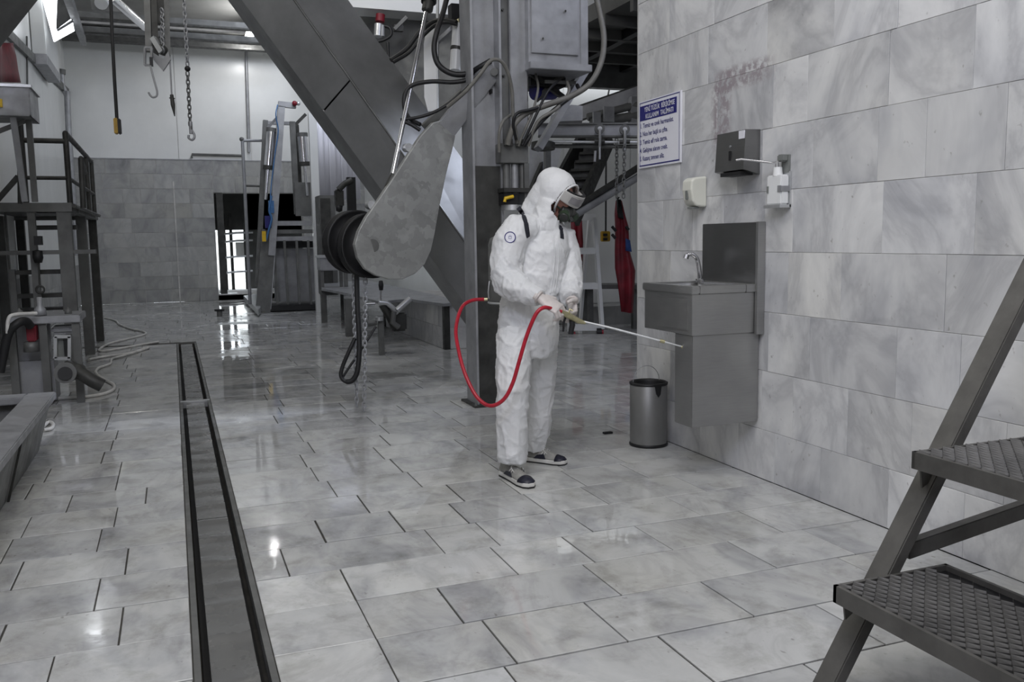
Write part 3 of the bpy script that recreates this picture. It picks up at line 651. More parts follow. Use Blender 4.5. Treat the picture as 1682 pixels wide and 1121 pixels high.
# goggles: curved frame, lens and elastic strap
def arc_band(cen_, r, h, a0, a1, thick, n=18, sq=0.0):
    m = MB(); vs = []; 
    for k in range(n+1):
        a = a0+(a1-a0)*k/n; d = fd*math.cos(a)+fr*math.sin(a); hh = h*(1-sq*abs(math.sin(a))**2)
        for rr in (r, r+thick):
            for zz in (-hh, hh): vs.append(cen_+d*rr+fu*zz)
    fs = []
    for k in range(n):
        b = k*4; c = b+4
        fs += [(b, c, c+1, b+1), (b+2, b+3, c+3, c+2), (b, b+2, c+2, c), (b+1, c+1, c+3, b+3)]
    fs += [(0, 1, 3, 2), (n*4, n*4+2, n*4+3, n*4+1)]
    return m.add(vs, fs)
gc = hk+fd*0.024+fu*0.042
gf = arc_band(gc, 0.076, 0.038, -1.3, 1.3, 0.034, 20, 0.2).build('goggles', 'gogframe', person); bv = gf.modifiers.new('bevel', 'BEVEL'); bv.width = 0.006; bv.segments = 2; bv.limit_method = 'ANGLE'
gf['label'] = 'clear grey safety goggles'
arc_band(gc, 0.1095, 0.022, -0.8, 0.8, 0.003, 18, 0.3).build('lens', 'goglens', gf)
arc_band(gc+fu*0.037, 0.090, 0.004, -1.2, 1.2, 0.016, 18).build('brow_seal', 'black', gf)
# half-mask respirator
rs = MB(); rk = hk+fd*0.087-fu*0.040
rs.ball(rk, 0.047, 18, 12); rs.tube([rk-fd*0.012+fr*0.055, rk+fd*0.012+fr*0.03, rk+fd*0.015-fr*0.03, rk-fd*0.012-fr*0.055], [0.026, 0.034, 0.034, 0.026], 14)
me = remesh(rs, 0.004, 4)
for v in me.vertices: v.co = v.co-off
me.polygons.foreach_set('use_smooth', [True]*len(me.polygons)); me.materials.clear(); me.materials.append(MT['mask']); me.name = 'respirator'
ro = bpy.data.objects.new('respirator', me); COL.objects.link(ro); ro.parent = person; ro['label'] = 'black half-mask respirator'
for s in (-1, 1):
    c = rk+fr*(s*0.045)+fd*0.02-fu*0.008; d = (fr*s*0.75+fd*0.5-fu*0.4).normalized()
    MB().cyl(c, c+d*0.032, 0.030, 0.034, 20).build('filter', 'maskgreen', ro); MB().cyl(c+d*0.032, c+d*0.036, 0.026, 0.024, 20).build('filter_cap', 'mask', ro)
for s in (-1, 1): MB().tube([rk+fr*(s*0.05)-fd*0.005, hk+fr*(s*0.088)-fu*0.03, hk+fr*(s*0.08)-fd*0.03-fu*0.02], 0.005, 6).build('head_strap', 'maskgreen', ro)
MB().cyl(rk+fd*0.03-fu*0.018, rk+fd*0.06-fu*0.03, 0.018, 0.015, 16).build('valve', 'mask', ro)
# suit details: zip flap, shoulder badge, cuffs
def strip(pts, r, name, mat, parent, push=0.002, flat=None):
    P = []
    for a, b in zip(pts, pts[1:]):
        for k in range(6): P.append(snap(lerp(a, b, k/6), push)[0])
    P.append(snap(pts[-1], push)[0]); return MB().tube(P, r, 6).build(name, mat, parent)
strip([(1.979,4.526,1.343), (1.982,4.512,1.235), (1.966,4.503,1.118), (1.948,4.499,1.027)], 0.004, 'zip_flap', 'suit', person)
strip([(2.000,4.516,1.329), (2.004,4.503,1.235), (1.988,4.495,1.117), (1.971,4.491,1.034)], 0.003, 'zip_flap', 'suit', person)
bc, bn_ = snap((1.721,4.516,1.339), 0.001)
bx = bn_.cross(EZ).normalized(); by = bx.cross(bn_).normalized()
bg_ = MB()
bad = MB().cyl(bc-bn_*0.004, bc+bn_*0.0015, 0.031, n=28).build('arm_badge', 'signwhite', person); bad['label'] = 'round blue and white arm badge'
MB().ring(bc+bn_*0.002, bn_, 0.029, 0.0026, 32, 6).build('badge_ring', 'navy', bad); pass
g = MB()
for dx, dz, wx, wz in ((-0.007, 0, 0.002, 0.018), (0.007, 0, 0.002, 0.018), (0, 0.004, 0.010, 0.002), (0, -0.008, 0.010, 0.002), (0, 0.009, 0.002, 0.01)):
    g.obox(bc+bx*dx+by*dz+bn_*0.0016, (bx, by, bn_), (wx, wz, 0.0012))
tag(g.build('badge_mark', 'navy', bad), kind='stuff')
# hands in gloves
def hand(name, wrist, d, n, side, curl, spread=0.0, fl=1.0, thumb=(0.6, 0.7)):
    """d wrist->knuckles, n palm normal (fingers curl to it), side = direction of the thumb"""
    d = Vector(d).normalized(); n = Vector(n); n = (n-d*n.dot(d)).normalized(); s = Vector(side); s = (s-d*s.dot(d)-n*s.dot(n)).normalized(); w_ = Vector(wrist)
    mb = MB(); HS = 1.14; vs = []; K = 16; rings = [(-0.03, 0.027, 0.021), (0.0, 0.027, 0.020), (0.03, 0.036, 0.0185), (0.065, 0.041, 0.0165), (0.092, 0.040, 0.0145), (0.104, 0.030, 0.010)]
    for q, a, b in rings: vs += [w_+d*q+s*(a*math.cos(2*PI*k/K))+n*(b*math.sin(2*PI*k/K)) for k in range(K)]
    fs = [(i*K+k, i*K+(k+1) % K, (i+1)*K+(k+1) % K, (i+1)*K+k) for i in range(len(rings)-1) for k in range(K)]+[tuple(range(K)), tuple(range((len(rings)-1)*K, len(rings)*K))]
    mb.add(vs, fs)
    for o_, L, c_ in ((0.031, 0.076, curl[0]), (0.0105, 0.084, curl[1]), (-0.0105, 0.078, curl[2]), (-0.030, 0.062, curl[3])):
        p = w_+d*0.080+s*o_*0.92; a = 0.15; pts = [p, w_+d*0.098+s*o_]; dd = d+s*(o_*spread*10)
        p = pts[-1]
        for seg, fr_ in ((0.46, 1.0), (0.30, 1.15), (0.24, 0.8)):
            a += c_*fr_; v = dd.normalized()*math.cos(a)+n*math.sin(a); p = p+v*L*seg*fl; pts.append(p)
        mb.tube(pts, [0.0095, 0.0100, 0.0092, 0.0085, 0.0070], 10)
    p = w_+d*0.022+s*0.026; t = (d*0.75+s*0.8+n*0.35).normalized(); p1 = p+t*0.042
    t2 = (d*thumb[0]+s*0.15+n*thumb[1]).normalized(); p2 = p1+t2*0.032; t3 = (d*thumb[0]-s*0.25+n*thumb[1]).normalized(); p3 = p2+t3*0.025
    mb.tube([p-t*0.01, p1, p2, p3], [0.015, 0.013, 0.0105, 0.0085], 10)
    mb.v = [tuple(w_+(Vector(q)-w_)*HS) for q in mb.v]
    me = remesh(mb, 0.0034, 3)
    for v in me.vertices: v.co = v.co-off
    me.polygons.foreach_set('use_smooth', [True]*len(me.polygons)); me.materials.clear(); me.materials.append(MT['glove']); me.name = name
    o = bpy.data.objects.new(name, me); COL.objects.link(o); o.parent = person
    c0 = w_-d*0.012; MB().ring(c0, d, 0.030, 0.007, 20, 8).build('glove_cuff', 'glove', o)
    return o
# right hand holds the lance grip from behind, palm towards the body; left hand hangs over the gun body
WR = Vector((1.815,4.322,1.015)); WL = Vector((2.059,4.450,0.975))
hand('gloved_hand', WR, Vector((1.913,4.243,0.942))-WR, V*0.55-EZ*0.83, V*0.8+EZ*0.55, (0.62, 0.66, 0.70, 0.74))
hand('gloved_hand', WL, Vector((2.003,4.307,0.864))-WL, -U*0.75-V*0.5, -V*0.7-U*0.35+EZ*0.2, (0.60, 0.64, 0.68, 0.70))
# shoes
def shoe(heel, toe, lift=0.0):
    h = Vector(heel); t = Vector(toe); d = (t-h); L = d.length; d.normalize(); s = d.cross(EZ).normalized(); 
    prof = [(-0.01, 0.022, 0.060), (0.02, 0.034, 0.095), (0.25, 0.036, 0.105), (0.42, 0.036, 0.092), (0.60, 0.044, 0.070), (0.78, 0.047, 0.055), (0.92, 0.036, 0.046), (0.995, 0.014, 0.030)]
    def loft(i0, i1, k0, k1, zb, grow):
        m = MB(); vs = []; K = 12; P = prof[i0:i1]
        for q, w, hh in P:
            c = h+d*(q*L)
            for k in range(K):
                a = PI*k/(K-1); vs.append(c+s*((w+grow)*math.cos(a)*(1-0.25*math.sin(a)**3))+EZ*(zb+(hh+grow-zb)*math.sin(a)))
        n_ = len(P); fs = [(i*K+k, i*K+k+1, (i+1)*K+k+1, (i+1)*K+k) for i in range(n_-1) for k in range(K-1)]
        fs += [tuple(range(K)), tuple(range((n_-1)*K, n_*K))]+[(i*K, (i+1)*K, (i+2)*K-1, (i+1)*K-1) for i in range(n_-1)]
        return m.add(vs, fs, True)
    up_ = loft(0, 8, 0, 0, 0.026, 0.0).build('shoe', 'shoegrey', person)
    up_.modifiers.new('s', 'SUBSURF').levels = 1; up_['label'] = 'grey and navy running shoe'
    tc = loft(5, 8, 0, 0, 0.026, 0.003).build('toe_cap', 'shoenavy', up_)
    # sole outline
    m = MB(); out = [(-0.02, 0.018), (0.05, 0.036), (0.3, 0.037), (0.5, 0.041), (0.75, 0.049), (0.92, 0.040), (1.0, 0.018)]
    pl = [h+d*(q*L)+s*w for q, w in out]+[h+d*(q*L)-s*w for q, w in reversed(out)]
    m.prism([p+EZ*0.006 for p in pl], EZ*0.024); so = m.build('midsole', 'sole', up_); bv = so.modifiers.new('b', 'BEVEL'); bv.width = 0.005; bv.segments = 2
    m = MB(); m.prism([p+EZ*0.0 for p in pl], EZ*0.008); m.build('outsole', 'black', up_)
    for sd_ in (-1, 1):
        g = MB(); 
        for q0, q1, z0, z1 in ((0.36, 0.50, 0.03, 0.075), (0.46, 0.54, 0.03, 0.07)): g.beam(h+d*(q0*L)+s*(sd_*0.040)+EZ*z0, h+d*(q1*L)+s*(sd_*0.034)+EZ*z1, 0.004, 0.007)
        tag(g.build('side_stripe', 'sole', up_), kind='stuff')
        MB().prism([h+d*(q*L)+s*(sd_*0.0405)+EZ*z for q, z in ((0.26, 0.032), (0.56, 0.032), (0.52, 0.062), (0.36, 0.055))], s*(sd_*0.002)).build('side_panel', 'shoenavy', up_)
    for k in range(4):
        q = 0.36+0.075*k; z = 0.098-0.012*k
        MB().tube([h+d*(q*L)+s*0.024+EZ*(z-0.012), h+d*((q+0.03)*L)+EZ*(z+0.002), h+d*((q+0.06)*L)-s*0.024+EZ*(z-0.016)], 0.0028, 6).build('shoelace', 'sole', up_)
    MB().tube([h+d*(0.42*L)+EZ*0.10, h+d*(0.5*L)+s*0.035+EZ*0.085, h+d*(0.58*L)+s*0.03+EZ*0.06], 0.002, 6).build('shoelace', 'sole', up_)
shoe((1.686,4.596,0.000), (1.727,4.268,0.000)); shoe((1.924,4.838,0.000), (2.103,4.646,0.000))
# ------------------------------------------------------------------ back sprayer with red hose and lance
spr = thing('back_sprayer', 'stainless back sprayer tank with red hose and long lance held by the worker', 'sprayer', (1.70, 4.72, 0.75))
tb = Vector((1.839,4.891,0.946)); th = 0.41
MB().lathe(tb, [(0, 0), (0.106, 0.0), (0.110, 0.012), (0.108, 0.03), (0.108, th-0.06), (0.095, th-0.02), (0.05, th), (0, th)], 32).build('tank', 'dull', spr)
MB().ring(tb+EZ*0.012, EZ, 0.111, 0.006, 32, 6).build('base_ring', 'alu', spr)
MB().lathe(tb+EZ*(th-0.01), [(0.062, 0), (0.064, 0.02), (0.05, 0.03), (0, 0.03)], 24).build('filler_cap', 'alu', spr)
MB().tube([(1.714,4.863,0.985), (1.710,4.859,1.024), (1.723,4.872,1.087)], 0.004, 6).build('outlet_pipe', 'alu', spr)
MB().cyl((1.694,4.827,0.984), (1.668,4.837,0.984), 0.010, n=12).build('hose_coupling', 'brass', spr)
hp = [(1.675,4.835,0.984), (1.602,4.840,0.980), (1.529,4.810,0.942), (1.463,4.714,0.835), (1.440,4.602,0.729), (1.440,4.490,0.609), (1.472,4.399,0.498), (1.523,4.332,0.456), (1.584,4.291,0.491), (1.630,4.273,0.577), (1.669,4.264,0.705), (1.708,4.254,0.832), (1.752,4.239,0.937), (1.793,4.238,0.970), (1.848,4.260,0.963), (1.910,4.266,0.944)]
MB().tube(spline(hp, 7), 0.0105, 12).build('hose', 'red', spr)
gp = Vector((1.885,4.266,0.954)); g2 = Vector((2.033,4.308,0.883))
ln = MB().tube([(2.033,4.309,0.886), (2.179,4.243,0.848), (2.437,4.119,0.770)], 0.0062, 10).build('lance', 'alu', spr)
MB().cyl((2.425,4.124,0.774), (2.449,4.114,0.767), 0.010, n=12).build('joint_ring', 'brass', ln); MB().tube([(2.443,4.116,0.769), (2.534,4.073,0.740)], 0.0048, 10).build('nozzle_tube', 'alu', ln); MB().cyl((2.528,4.075,0.740), (2.561,4.061,0.730), 0.008, 0.006, n=12).build('nozzle', 'brass', ln)
MB().tube([gp, lerp(gp, g2, 0.5), g2, (2.066,4.295,0.872)], [0.013, 0.017, 0.015, 0.008], 12).build('spray_gun', 'brass', spr)
MB().tube([(1.988,4.312,0.904), (1.992,4.306,0.865), (1.982,4.309,0.816)], [0.014, 0.016, 0.014], 10).build('grip', 'black', spr)
MB().tube([(1.953,4.300,0.916), (1.939,4.301,0.881), (1.938,4.306,0.831)], [0.006, 0.007, 0.006], 8).build('trigger', 'black', spr)
MB().tube([(1.966,4.296,0.926), (1.974,4.297,0.952), (1.988,4.290,0.942)], 0.006, 8).build('valve_knob', 'brass', spr)
for pts in ([(1.807,4.611,1.503), (1.828,4.600,1.473), (1.843,4.586,1.412), (1.849,4.575,1.338)], [(2.020,4.518,1.399), (2.024,4.512,1.369), (2.025,4.507,1.328)]):
    P = []
    for a, b in zip(pts, pts[1:]):
        for k in range(5): P.append(snap(lerp(a, b, k/5), 0.002))
    P.append(snap(pts[-1], 0.002)); mb = MB(); vs = []
    for i, (p, n) in enumerate(P):
        t = (P[min(i+1, len(P)-1)][0]-P[max(i-1, 0)][0]).normalized(); s = t.cross(n).normalized()
        vs += [p+s*0.013-n*0.004, p-s*0.013-n*0.004, p-s*0.013+n*0.003, p+s*0.013+n*0.003]
    K = len(P); mb.add(vs, [(i*4+k, i*4+(k+1) % 4, i*4+4+(k+1) % 4, i*4+4+k) for i in range(K-1) for k in range(4)]+[(0, 1, 2, 3), tuple(range(K*4-4, K*4))])
    mb.build('shoulder_strap', 'strap', spr)

# ------------------------------------------------------------------ hoisting machine in the middle of the hall
# main column: rolled H section
cl_ = thing('steel_column', 'grey steel H-section column standing behind the worker', 'column', (2.36, 6.72, 0))
CX0, CX1, CY0, CY1 = 2.215, 2.465, 6.60, 6.86
for xa, n in ((CX0, 'flange'), (CX1-0.018, 'flange')): MB().box((xa, CY0, 0), (xa+0.018, CY1, 6.3)).build(n, 'galv_grey', cl_)
MB().box((CX0+0.018, 6.72, 0), (CX1-0.018, 6.735, 6.3)).build('web', 'galv_grey', cl_)
MB().box((CX0-0.04, CY0-0.05, 0), (CX1+0.04, CY1+0.05, 0.016)).build('base_plate', 'darksteel', cl_)
MB().box((CX0+0.018, CY0+0.02, 0.016), (CX1-0.018, CY0+0.03, 1.9)).build('cover_plate', 'darksteel', cl_)
for dx, dy in ((-0.025, -0.035), (0.275, -0.035)): MB().cyl((CX0+dx, CY0+dy, 0.016), (CX0+dx, CY0+dy, 0.04), 0.012, n=6, smooth=False).build('anchor_bolt', 'dull', cl_)
# lifting mast beside it
ms = thing('lifting_mast', 'pale grey lifting mast with hydraulic cylinder carriage beside the column', 'mast', (2.6, 6.7, 1.5))
mx0, mx1 = (2.546,6.620,2.712)[0], (2.689,6.620,2.720)[0]
zb = (2.595,6.620,1.956)[2]
MB().box((mx0, 6.62, zb), (mx1, 6.80, 6.2), 0.006).build('mast_tube', 'galv_grey', ms)
MB().box((mx1, 6.66, zb+0.3), (mx1+0.02, 6.78, 6.2)).build('guide_rail', 'chrome', ms)
MB().box((CX1+0.004, 6.66, zb), (mx0-0.004, 6.76, 6.2)).build('guide_channel', 'dull', ms)
for z in (2.6, 3.1, 3.5): MB().cyl((CX1+0.035, 6.64, z), (CX1+0.035, 6.665, z), 0.009, n=10).build('bolt', 'darksteel', ms)
za, zc = (2.522,6.500,1.916)[2], (2.525,6.500,2.065)[2]
MB().box(((2.408,6.500,1.997)[0], 6.5, za), ((2.641,6.500,2.002)[0], 6.62, zc), 0.004).build('carriage_plate', 'dull', ms)
for k, px in enumerate((830, 840, 851, 860)):
    p = (2.482,6.480,2.066); x = (2.437,6.470,2.041)[0]+k*0.048
    MB().cyl((x, 6.47, zc-0.02), (x, 6.47, zc+0.03), 0.013, n=8).build('hose_fitting', 'darksteel', ms)
z1, z0 = (2.542,6.550,1.911)[2], (2.538,6.550,1.685)[2]
xa = (2.458,6.550,1.816)[0]
for k in range(3): MB().cyl((xa+0.02+0.068*k, 6.56, z0), (xa+0.02+0.068*k, 6.56, z1), 0.030, n=16).build('cylinder', ('dull', 'galv_grey', 'dull')[k], ms)
MB().box(((2.423,6.500,1.719)[0], 6.47, (2.493,6.500,1.692)[2]), ((2.647,6.500,1.721)[0], 6.66, (2.494,6.500,1.724)[2])).build('yoke', 'darksteel', ms)
MB().box(((2.431,6.500,1.602)[0], 6.49, (2.431,6.500,1.598)[2]), ((2.543,6.500,1.602)[0], 6.62, (2.432,6.500,1.682)[2])).build('valve_block', 'black', ms)
MB().tube([(2.421,6.460,1.615), (2.427,6.460,1.643), (2.493,6.460,1.657)], 0.014, 8).build('valve_lever', 'yellow', ms)
MB().cyl((2.524,6.560,1.553), (2.525,6.560,1.595), 0.085, n=24).build('bottom_flange', 'alu', ms)
MB().box(((2.605,6.500,1.626)[0], 6.50, (2.604,6.500,1.555)[2]), ((2.646,6.500,1.626)[0], 6.66, (2.609,6.500,1.917)[2])).build('side_plate', 'dull', ms)
# hydraulic cabinet on the mast
hb = thing('hydraulic_cabinet', 'pale grey sheet steel box hung high on the mast', 'cabinet', (3.0, 6.7, 2.8))
bx0, bx1 = (2.673,6.550,2.889)[0], (3.186,6.550,2.922)[0]; bz = (2.836,6.550,2.696)[2]
b = MB(); b.box((bx0, 6.55, bz), (bx1, 7.15, 4.1)); b.build('case', 'galv_grey', hb)
MB().box((bx0+0.02, 6.535, bz+0.07), (bx1-0.09, 6.552, 4.05), 0.004).build('door_panel', 'galv_grey', hb)
MB().box((bx1-0.07, 6.54, bz), (bx1-0.005, 6.552, 4.1), 0.003).build('corner_strip', 'galv_grey', hb)
MB().box((bx0-0.005, 6.50, bz-0.055), (bx1+0.012, 7.18, bz), 0.004).build('bottom_frame', 'galv_grey', hb)
for px, py in ((929, 18), (892, 63)): q = (2.982,6.530,3.099); MB().cyl((2.982,6.530,3.099), (2.977,6.520,3.096), 0.008, n=8).build('screw', 'darksteel', hb) if px == 929 else MB().cyl((2.788,6.530,2.878), (2.784,6.520,2.876), 0.008, n=8).build('screw', 'darksteel', hb)
MB().beam((3.338,6.900,2.743), (2.828,6.750,2.054), 0.05, 0.085, (0, 1, 0)).build('support_strut', 'galv_grey', hb)
for dz in (0,): 
    b = MB(); b.cyl((2.864,6.900,2.528), (3.073,7.000,2.553), 0.062, n=18); b.build('pump_motor', MT['navy'], hb); MB().cyl((3.047,6.980,2.549), (3.106,7.000,2.554), 0.045, n=14).build('motor_flange', 'darksteel', hb)
MB().box((2.791,6.800,2.567), (3.101,7.100,2.732)).build('manifold', 'black', hb)
MB().beam((2.751,6.750,2.662), (3.123,6.900,2.500), 0.03, 0.04).build('pump_bracket', 'darksteel', hb); MB().beam((3.084,6.750,2.679), (2.874,6.900,2.465), 0.03, 0.04).build('pump_bracket', 'darksteel', hb)
MB().beam((2.872,6.700,2.583), (3.142,6.700,2.586), 0.02, 0.025).build('pipe_rail', 'dull', hb)
# hydraulic hoses
def hose(label, pts, r, mat='greyhose', n=6, sides=8):
    o = MB().tube(spline(pts, n), r, sides).build('hydraulic_hose', mat)
    return tag(o, label, 'hose', 'hydraulic hoses of the lifting machine')
hose('wide grey hose arching round the right side of the steel box', [(3.266,6.600,3.315), (3.289,6.550,3.117), (3.301,6.500,2.919), (3.254,6.450,2.719), (3.142,6.420,2.540), (2.973,6.420,2.430), (2.776,6.420,2.358), (2.613,6.420,2.297), (2.511,6.420,2.220), (2.467,6.440,2.121), (2.454,6.460,2.050)], 0.023, sides=10)
hose('grey hose curling over the pulley arm bracket and down the mast', [(1.990,6.500,2.321), (2.104,6.400,2.426), (2.209,6.350,2.555), (2.287,6.350,2.647), (2.364,6.350,2.651), (2.432,6.380,2.580), (2.480,6.420,2.446), (2.495,6.440,2.268), (2.534,6.460,2.061)], 0.014)
hose('dark hose under the steel box sagging left to the carriage', [(3.111,6.600,2.549), (3.074,6.500,2.484), (2.931,6.420,2.396), (2.801,6.420,2.299), (2.697,6.420,2.203), (2.618,6.440,2.097), (2.585,6.460,2.043)], 0.016, 'black')
hose('grey hose looping from the box bottom to the carriage right end', [(3.025,6.600,2.569), (2.989,6.500,2.471), (2.844,6.400,2.330), (2.705,6.400,2.247), (2.651,6.420,2.156), (2.625,6.460,2.044)], 0.013)
hose('thin grey hose hanging straight from the box to the carriage', [(2.794,6.700,2.636), (2.771,6.600,2.510), (2.666,6.450,2.321), (2.601,6.420,2.200), (2.557,6.440,2.096), (2.544,6.460,2.042)], 0.010)
hose('grey hose bowed out left of the mast above the carriage', [(2.503,6.500,2.285), (2.402,6.420,2.217), (2.371,6.420,2.125), (2.379,6.450,1.992)], 0.012)
hose('dark hose crossing the mast from right to left', [(2.964,6.550,2.440), (2.665,6.400,2.323), (2.506,6.380,2.278), (2.478,6.400,2.194), (2.517,6.440,2.086)], 0.012, 'black')
hose('thin dark hose crossing diagonally below the steel box', [(2.951,6.600,2.580), (2.790,6.450,2.464), (2.665,6.400,2.268), (2.571,6.450,2.051)], 0.011, 'black')
hose('thick black hose in a wide loop left of the column', [(2.169,6.961,3.317), (2.098,6.909,3.113), (2.030,6.862,2.959), (2.000,6.855,2.818), (2.025,6.831,2.694), (2.118,6.786,2.622), (2.234,6.742,2.620), (2.327,6.659,2.670), (2.391,6.639,2.706)], 0.022, 'black', sides=10)
hose('pair-thick black hose rising from the inclined beam to the filter, upper run', [(1.814,7.523,2.845), (1.957,7.535,2.950), (2.071,7.509,3.093), (2.182,7.477,3.173), (2.264,7.392,3.175), (2.334,7.307,3.141)], 0.020, 'black', sides=10)
hose('pair-thick black hose rising from the inclined beam to the filter, lower run', [(1.820,7.463,2.819), (1.961,7.474,2.909), (2.084,7.445,3.050), (2.185,7.417,3.135), (2.263,7.356,3.147), (2.333,7.305,3.125)], 0.016, 'black', sides=8)
hose('dark hose looping left of the chrome rod above the cover plate', [(2.381,6.696,2.698), (2.263,6.727,2.586), (2.128,6.774,2.555), (1.973,6.834,2.563), (1.838,6.883,2.541), (1.773,6.901,2.481), (1.758,6.893,2.372), (1.788,6.870,2.282), (1.852,6.784,2.222)], 0.017, 'black')
hose('dark hose running from the rod foot up along the arm', [(1.713,6.842,2.262), (1.855,6.791,2.283), (1.999,6.742,2.337), (2.174,6.692,2.466), (2.326,6.601,2.641)], 0.013, 'black')
hose('short dark hose end dropping behind the cover plate', [(1.721,6.839,2.257), (1.790,6.808,2.223), (1.849,6.780,2.180)], 0.015, 'black')
# inclined beam
ib = thing('inclined_beam', 'huge grey clad beam rising diagonally left from the column', 'beam', (1.2, 7.6, 2.2))
A = [(-0.212,9.301,4.872), (-0.088,8.857,4.718), (0.371,8.478,4.633), (0.822,8.678,4.769), (0.742,9.331,5.009)]
B = [(2.722,7.602,0.192), (2.615,7.293,0.412), (2.583,7.178,0.950), (2.735,7.562,1.652), (2.896,8.034,1.174)]
names = ('lower_face', 'front_panel', 'upper_panel', 'rear_panel', 'rear_panel')
for k in range(5):
    a0, a1, b0, b1 = Vector(A[k]), Vector(A[(k+1) % 5]), Vector(B[k]), Vector(B[(k+1) % 5])
    n = (a1-a0).cross(b0-a0).normalized()
    ctr = sum((Vector(q) for q in A+B), Vector())/10
    if n.dot((a0+b1)/2-ctr) > 0: n = -n
    cuts = {1: (0, 0.52, 1), 2: (0, 0.33, 1)}.get(k, (0, 1))
    for t0, t1 in zip(cuts, cuts[1:]):
        g = 0.0016 if len(cuts) > 2 else 0
        q = [a0.lerp(b0, t0+g), a1.lerp(b1, t0+g), a1.lerp(b1, t1-g), a0.lerp(b0, t1-g)]
        MB().prism(q, n*0.012).build(names[k], 'beam', ib)
MB().prism([Vector(q) for q in A], (Vector(B[0])-Vector(A[0])).normalized()*0.01).build('end_plate', 'dull', ib)
MB().prism([Vector(q) for q in B], (Vector(A[0])-Vector(B[0])).normalized()*0.01).build('end_plate', 'dull', ib)
MB().tube([Vector(A[2]).lerp(Vector(B[2]), t/24)+Vector((0.004*noise.noise((t*1.7, 0, 0)), 0, 0.004*noise.noise((0, t*1.3, 0)))) for t in range(25)], 0.010, 6).build('weld_seam', 'dull', ib)
# second inclined beam top left
i2 = thing('inclined_beam', 'dark inclined beam crossing the top left corner overhead', 'beam', (-1.0, 5.8, 3.0))
a0, a1 = Vector((-1.762,7.190,1.758)), Vector((-0.393,6.876,3.440)); dd = (a1-a0).normalized(); nn = dd.cross(fw).normalized()
if nn.x > 0: nn = -nn
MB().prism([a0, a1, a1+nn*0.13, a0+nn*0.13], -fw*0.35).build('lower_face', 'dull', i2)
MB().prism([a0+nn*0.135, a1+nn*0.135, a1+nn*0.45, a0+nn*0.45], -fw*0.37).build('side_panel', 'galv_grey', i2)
# chain pulley and its cover plate on the swinging arm
pu = thing('pulley_cover', 'pear-shaped galvanised cover plate over a black chain pulley', 'pulley', (1.7, 6.3, 1.4))
n1 = (U*0.55-V*0.835).normalized()
out = [(1.272,6.578,1.306), (1.292,6.582,1.206), (1.347,6.594,1.123), (1.432,6.613,1.070), (1.540,6.637,1.038), (1.650,6.661,1.034), (1.754,6.684,1.072), (1.839,6.703,1.145), (1.895,6.716,1.248), (1.930,6.723,1.376), (1.978,6.734,1.589), (2.043,6.748,1.840), (2.108,6.763,2.049), (2.131,6.768,2.139), (2.101,6.761,2.217), (2.028,6.745,2.260), (1.943,6.726,2.236), (1.837,6.703,2.133), (1.710,6.675,1.963), (1.590,6.648,1.795), (1.461,6.620,1.625), (1.370,6.599,1.512), (1.304,6.585,1.404)]
o = MB().prism(out, -n1*0.05).build('cover_plate', 'galv', pu); bv = o.modifiers.new('b', 'BEVEL'); bv.width = 0.006; bv.segments = 2; bv.limit_method = 'ANGLE'; bv.angle_limit = 0.9
pc = Vector((1.600,6.650,1.347))
def disc(c, r, w): 
    m = MB(); m.lathe(c-n1*w, [(0, 0), (r*0.55, 0), (r*0.6, 0.015), (r*0.92, 0.015), (r, 0.0), (r, 0.018), (r*0.86, 0.03), (r*0.86, w-0.03), (r, w-0.018), (r, w), (r*0.92, w-0.015), (r*0.6, w-0.015), (r*0.55, w), (0, w)], 40, n1); return m
c1_ = pc-n1*0.07; disc(Vector((1.447,6.780,1.294)), 0.252, 0.10).build('pulley_wheel', 'black', pu)
disc(Vector((1.364,6.926,1.323)), 0.250, 0.12).build('pulley_wheel', 'black', pu)
MB().cyl(Vector((1.411,6.608,1.295)), Vector((1.402,7.118,1.323)), 0.05, n=16).build('axle', 'dull', pu)
for q in (((1.416,6.671,1.600)), ((1.734,6.741,2.039))): MB().cyl(Vector(q)+n1*0.03, Vector(q)-n1*0.03, 0.032, n=16).build('bolt_boss', 'alu', pu)
ar = Vector((2.059,6.773,2.194)); ae = Vector((2.428,6.674,2.669))
MB().beam(ar-(ae-ar)*0.15, ae, 0.165, 0.045, n1, 0.006).build('swing_arm', 'galv_grey', pu)
MB().beam(Vector((1.949,6.960,2.199)), Vector((2.444,6.879,2.635)), 0.12, 0.05, n1).build('rear_arm', 'dull', pu)
MB().box((2.455,6.801,2.476), (2.473,6.659,2.687)).build('pivot_block', 'galv_grey', pu)
MB().cyl((2.416,6.630,2.623), (2.479,6.760,2.650), 0.03, n=14).build('pivot_pin', 'dull', pu)
MB().box((2.401,6.766,2.464), (2.410,6.660,2.499)).build('stop_pad', 'black', pu)
# chrome rod of the tilting cylinder
cr_ = thing('cylinder_rod', 'long chrome hydraulic rod with black gland above the pulley cover', 'piston', (1.9, 6.6, 3.1))
MB().tube([(2.027,7.108,3.202), (1.585,6.690,1.771)], 0.0185, 14).build('rod', 'chrome', cr_)
MB().tube([(2.075,7.165,3.457), (2.038,7.108,3.231)], 0.062, 20).build('gland', 'black', cr_); MB().tube([(2.038,7.108,3.236), (2.020,7.096,3.165)], 0.045, 18).build('gland_nut', 'darksteel', cr_)
MB().tube([(1.608,6.700,1.836), (1.576,6.693,1.762), (1.537,6.699,1.689)], [0.020, 0.030, 0.024], 10).build('clevis', 'darksteel', cr_)
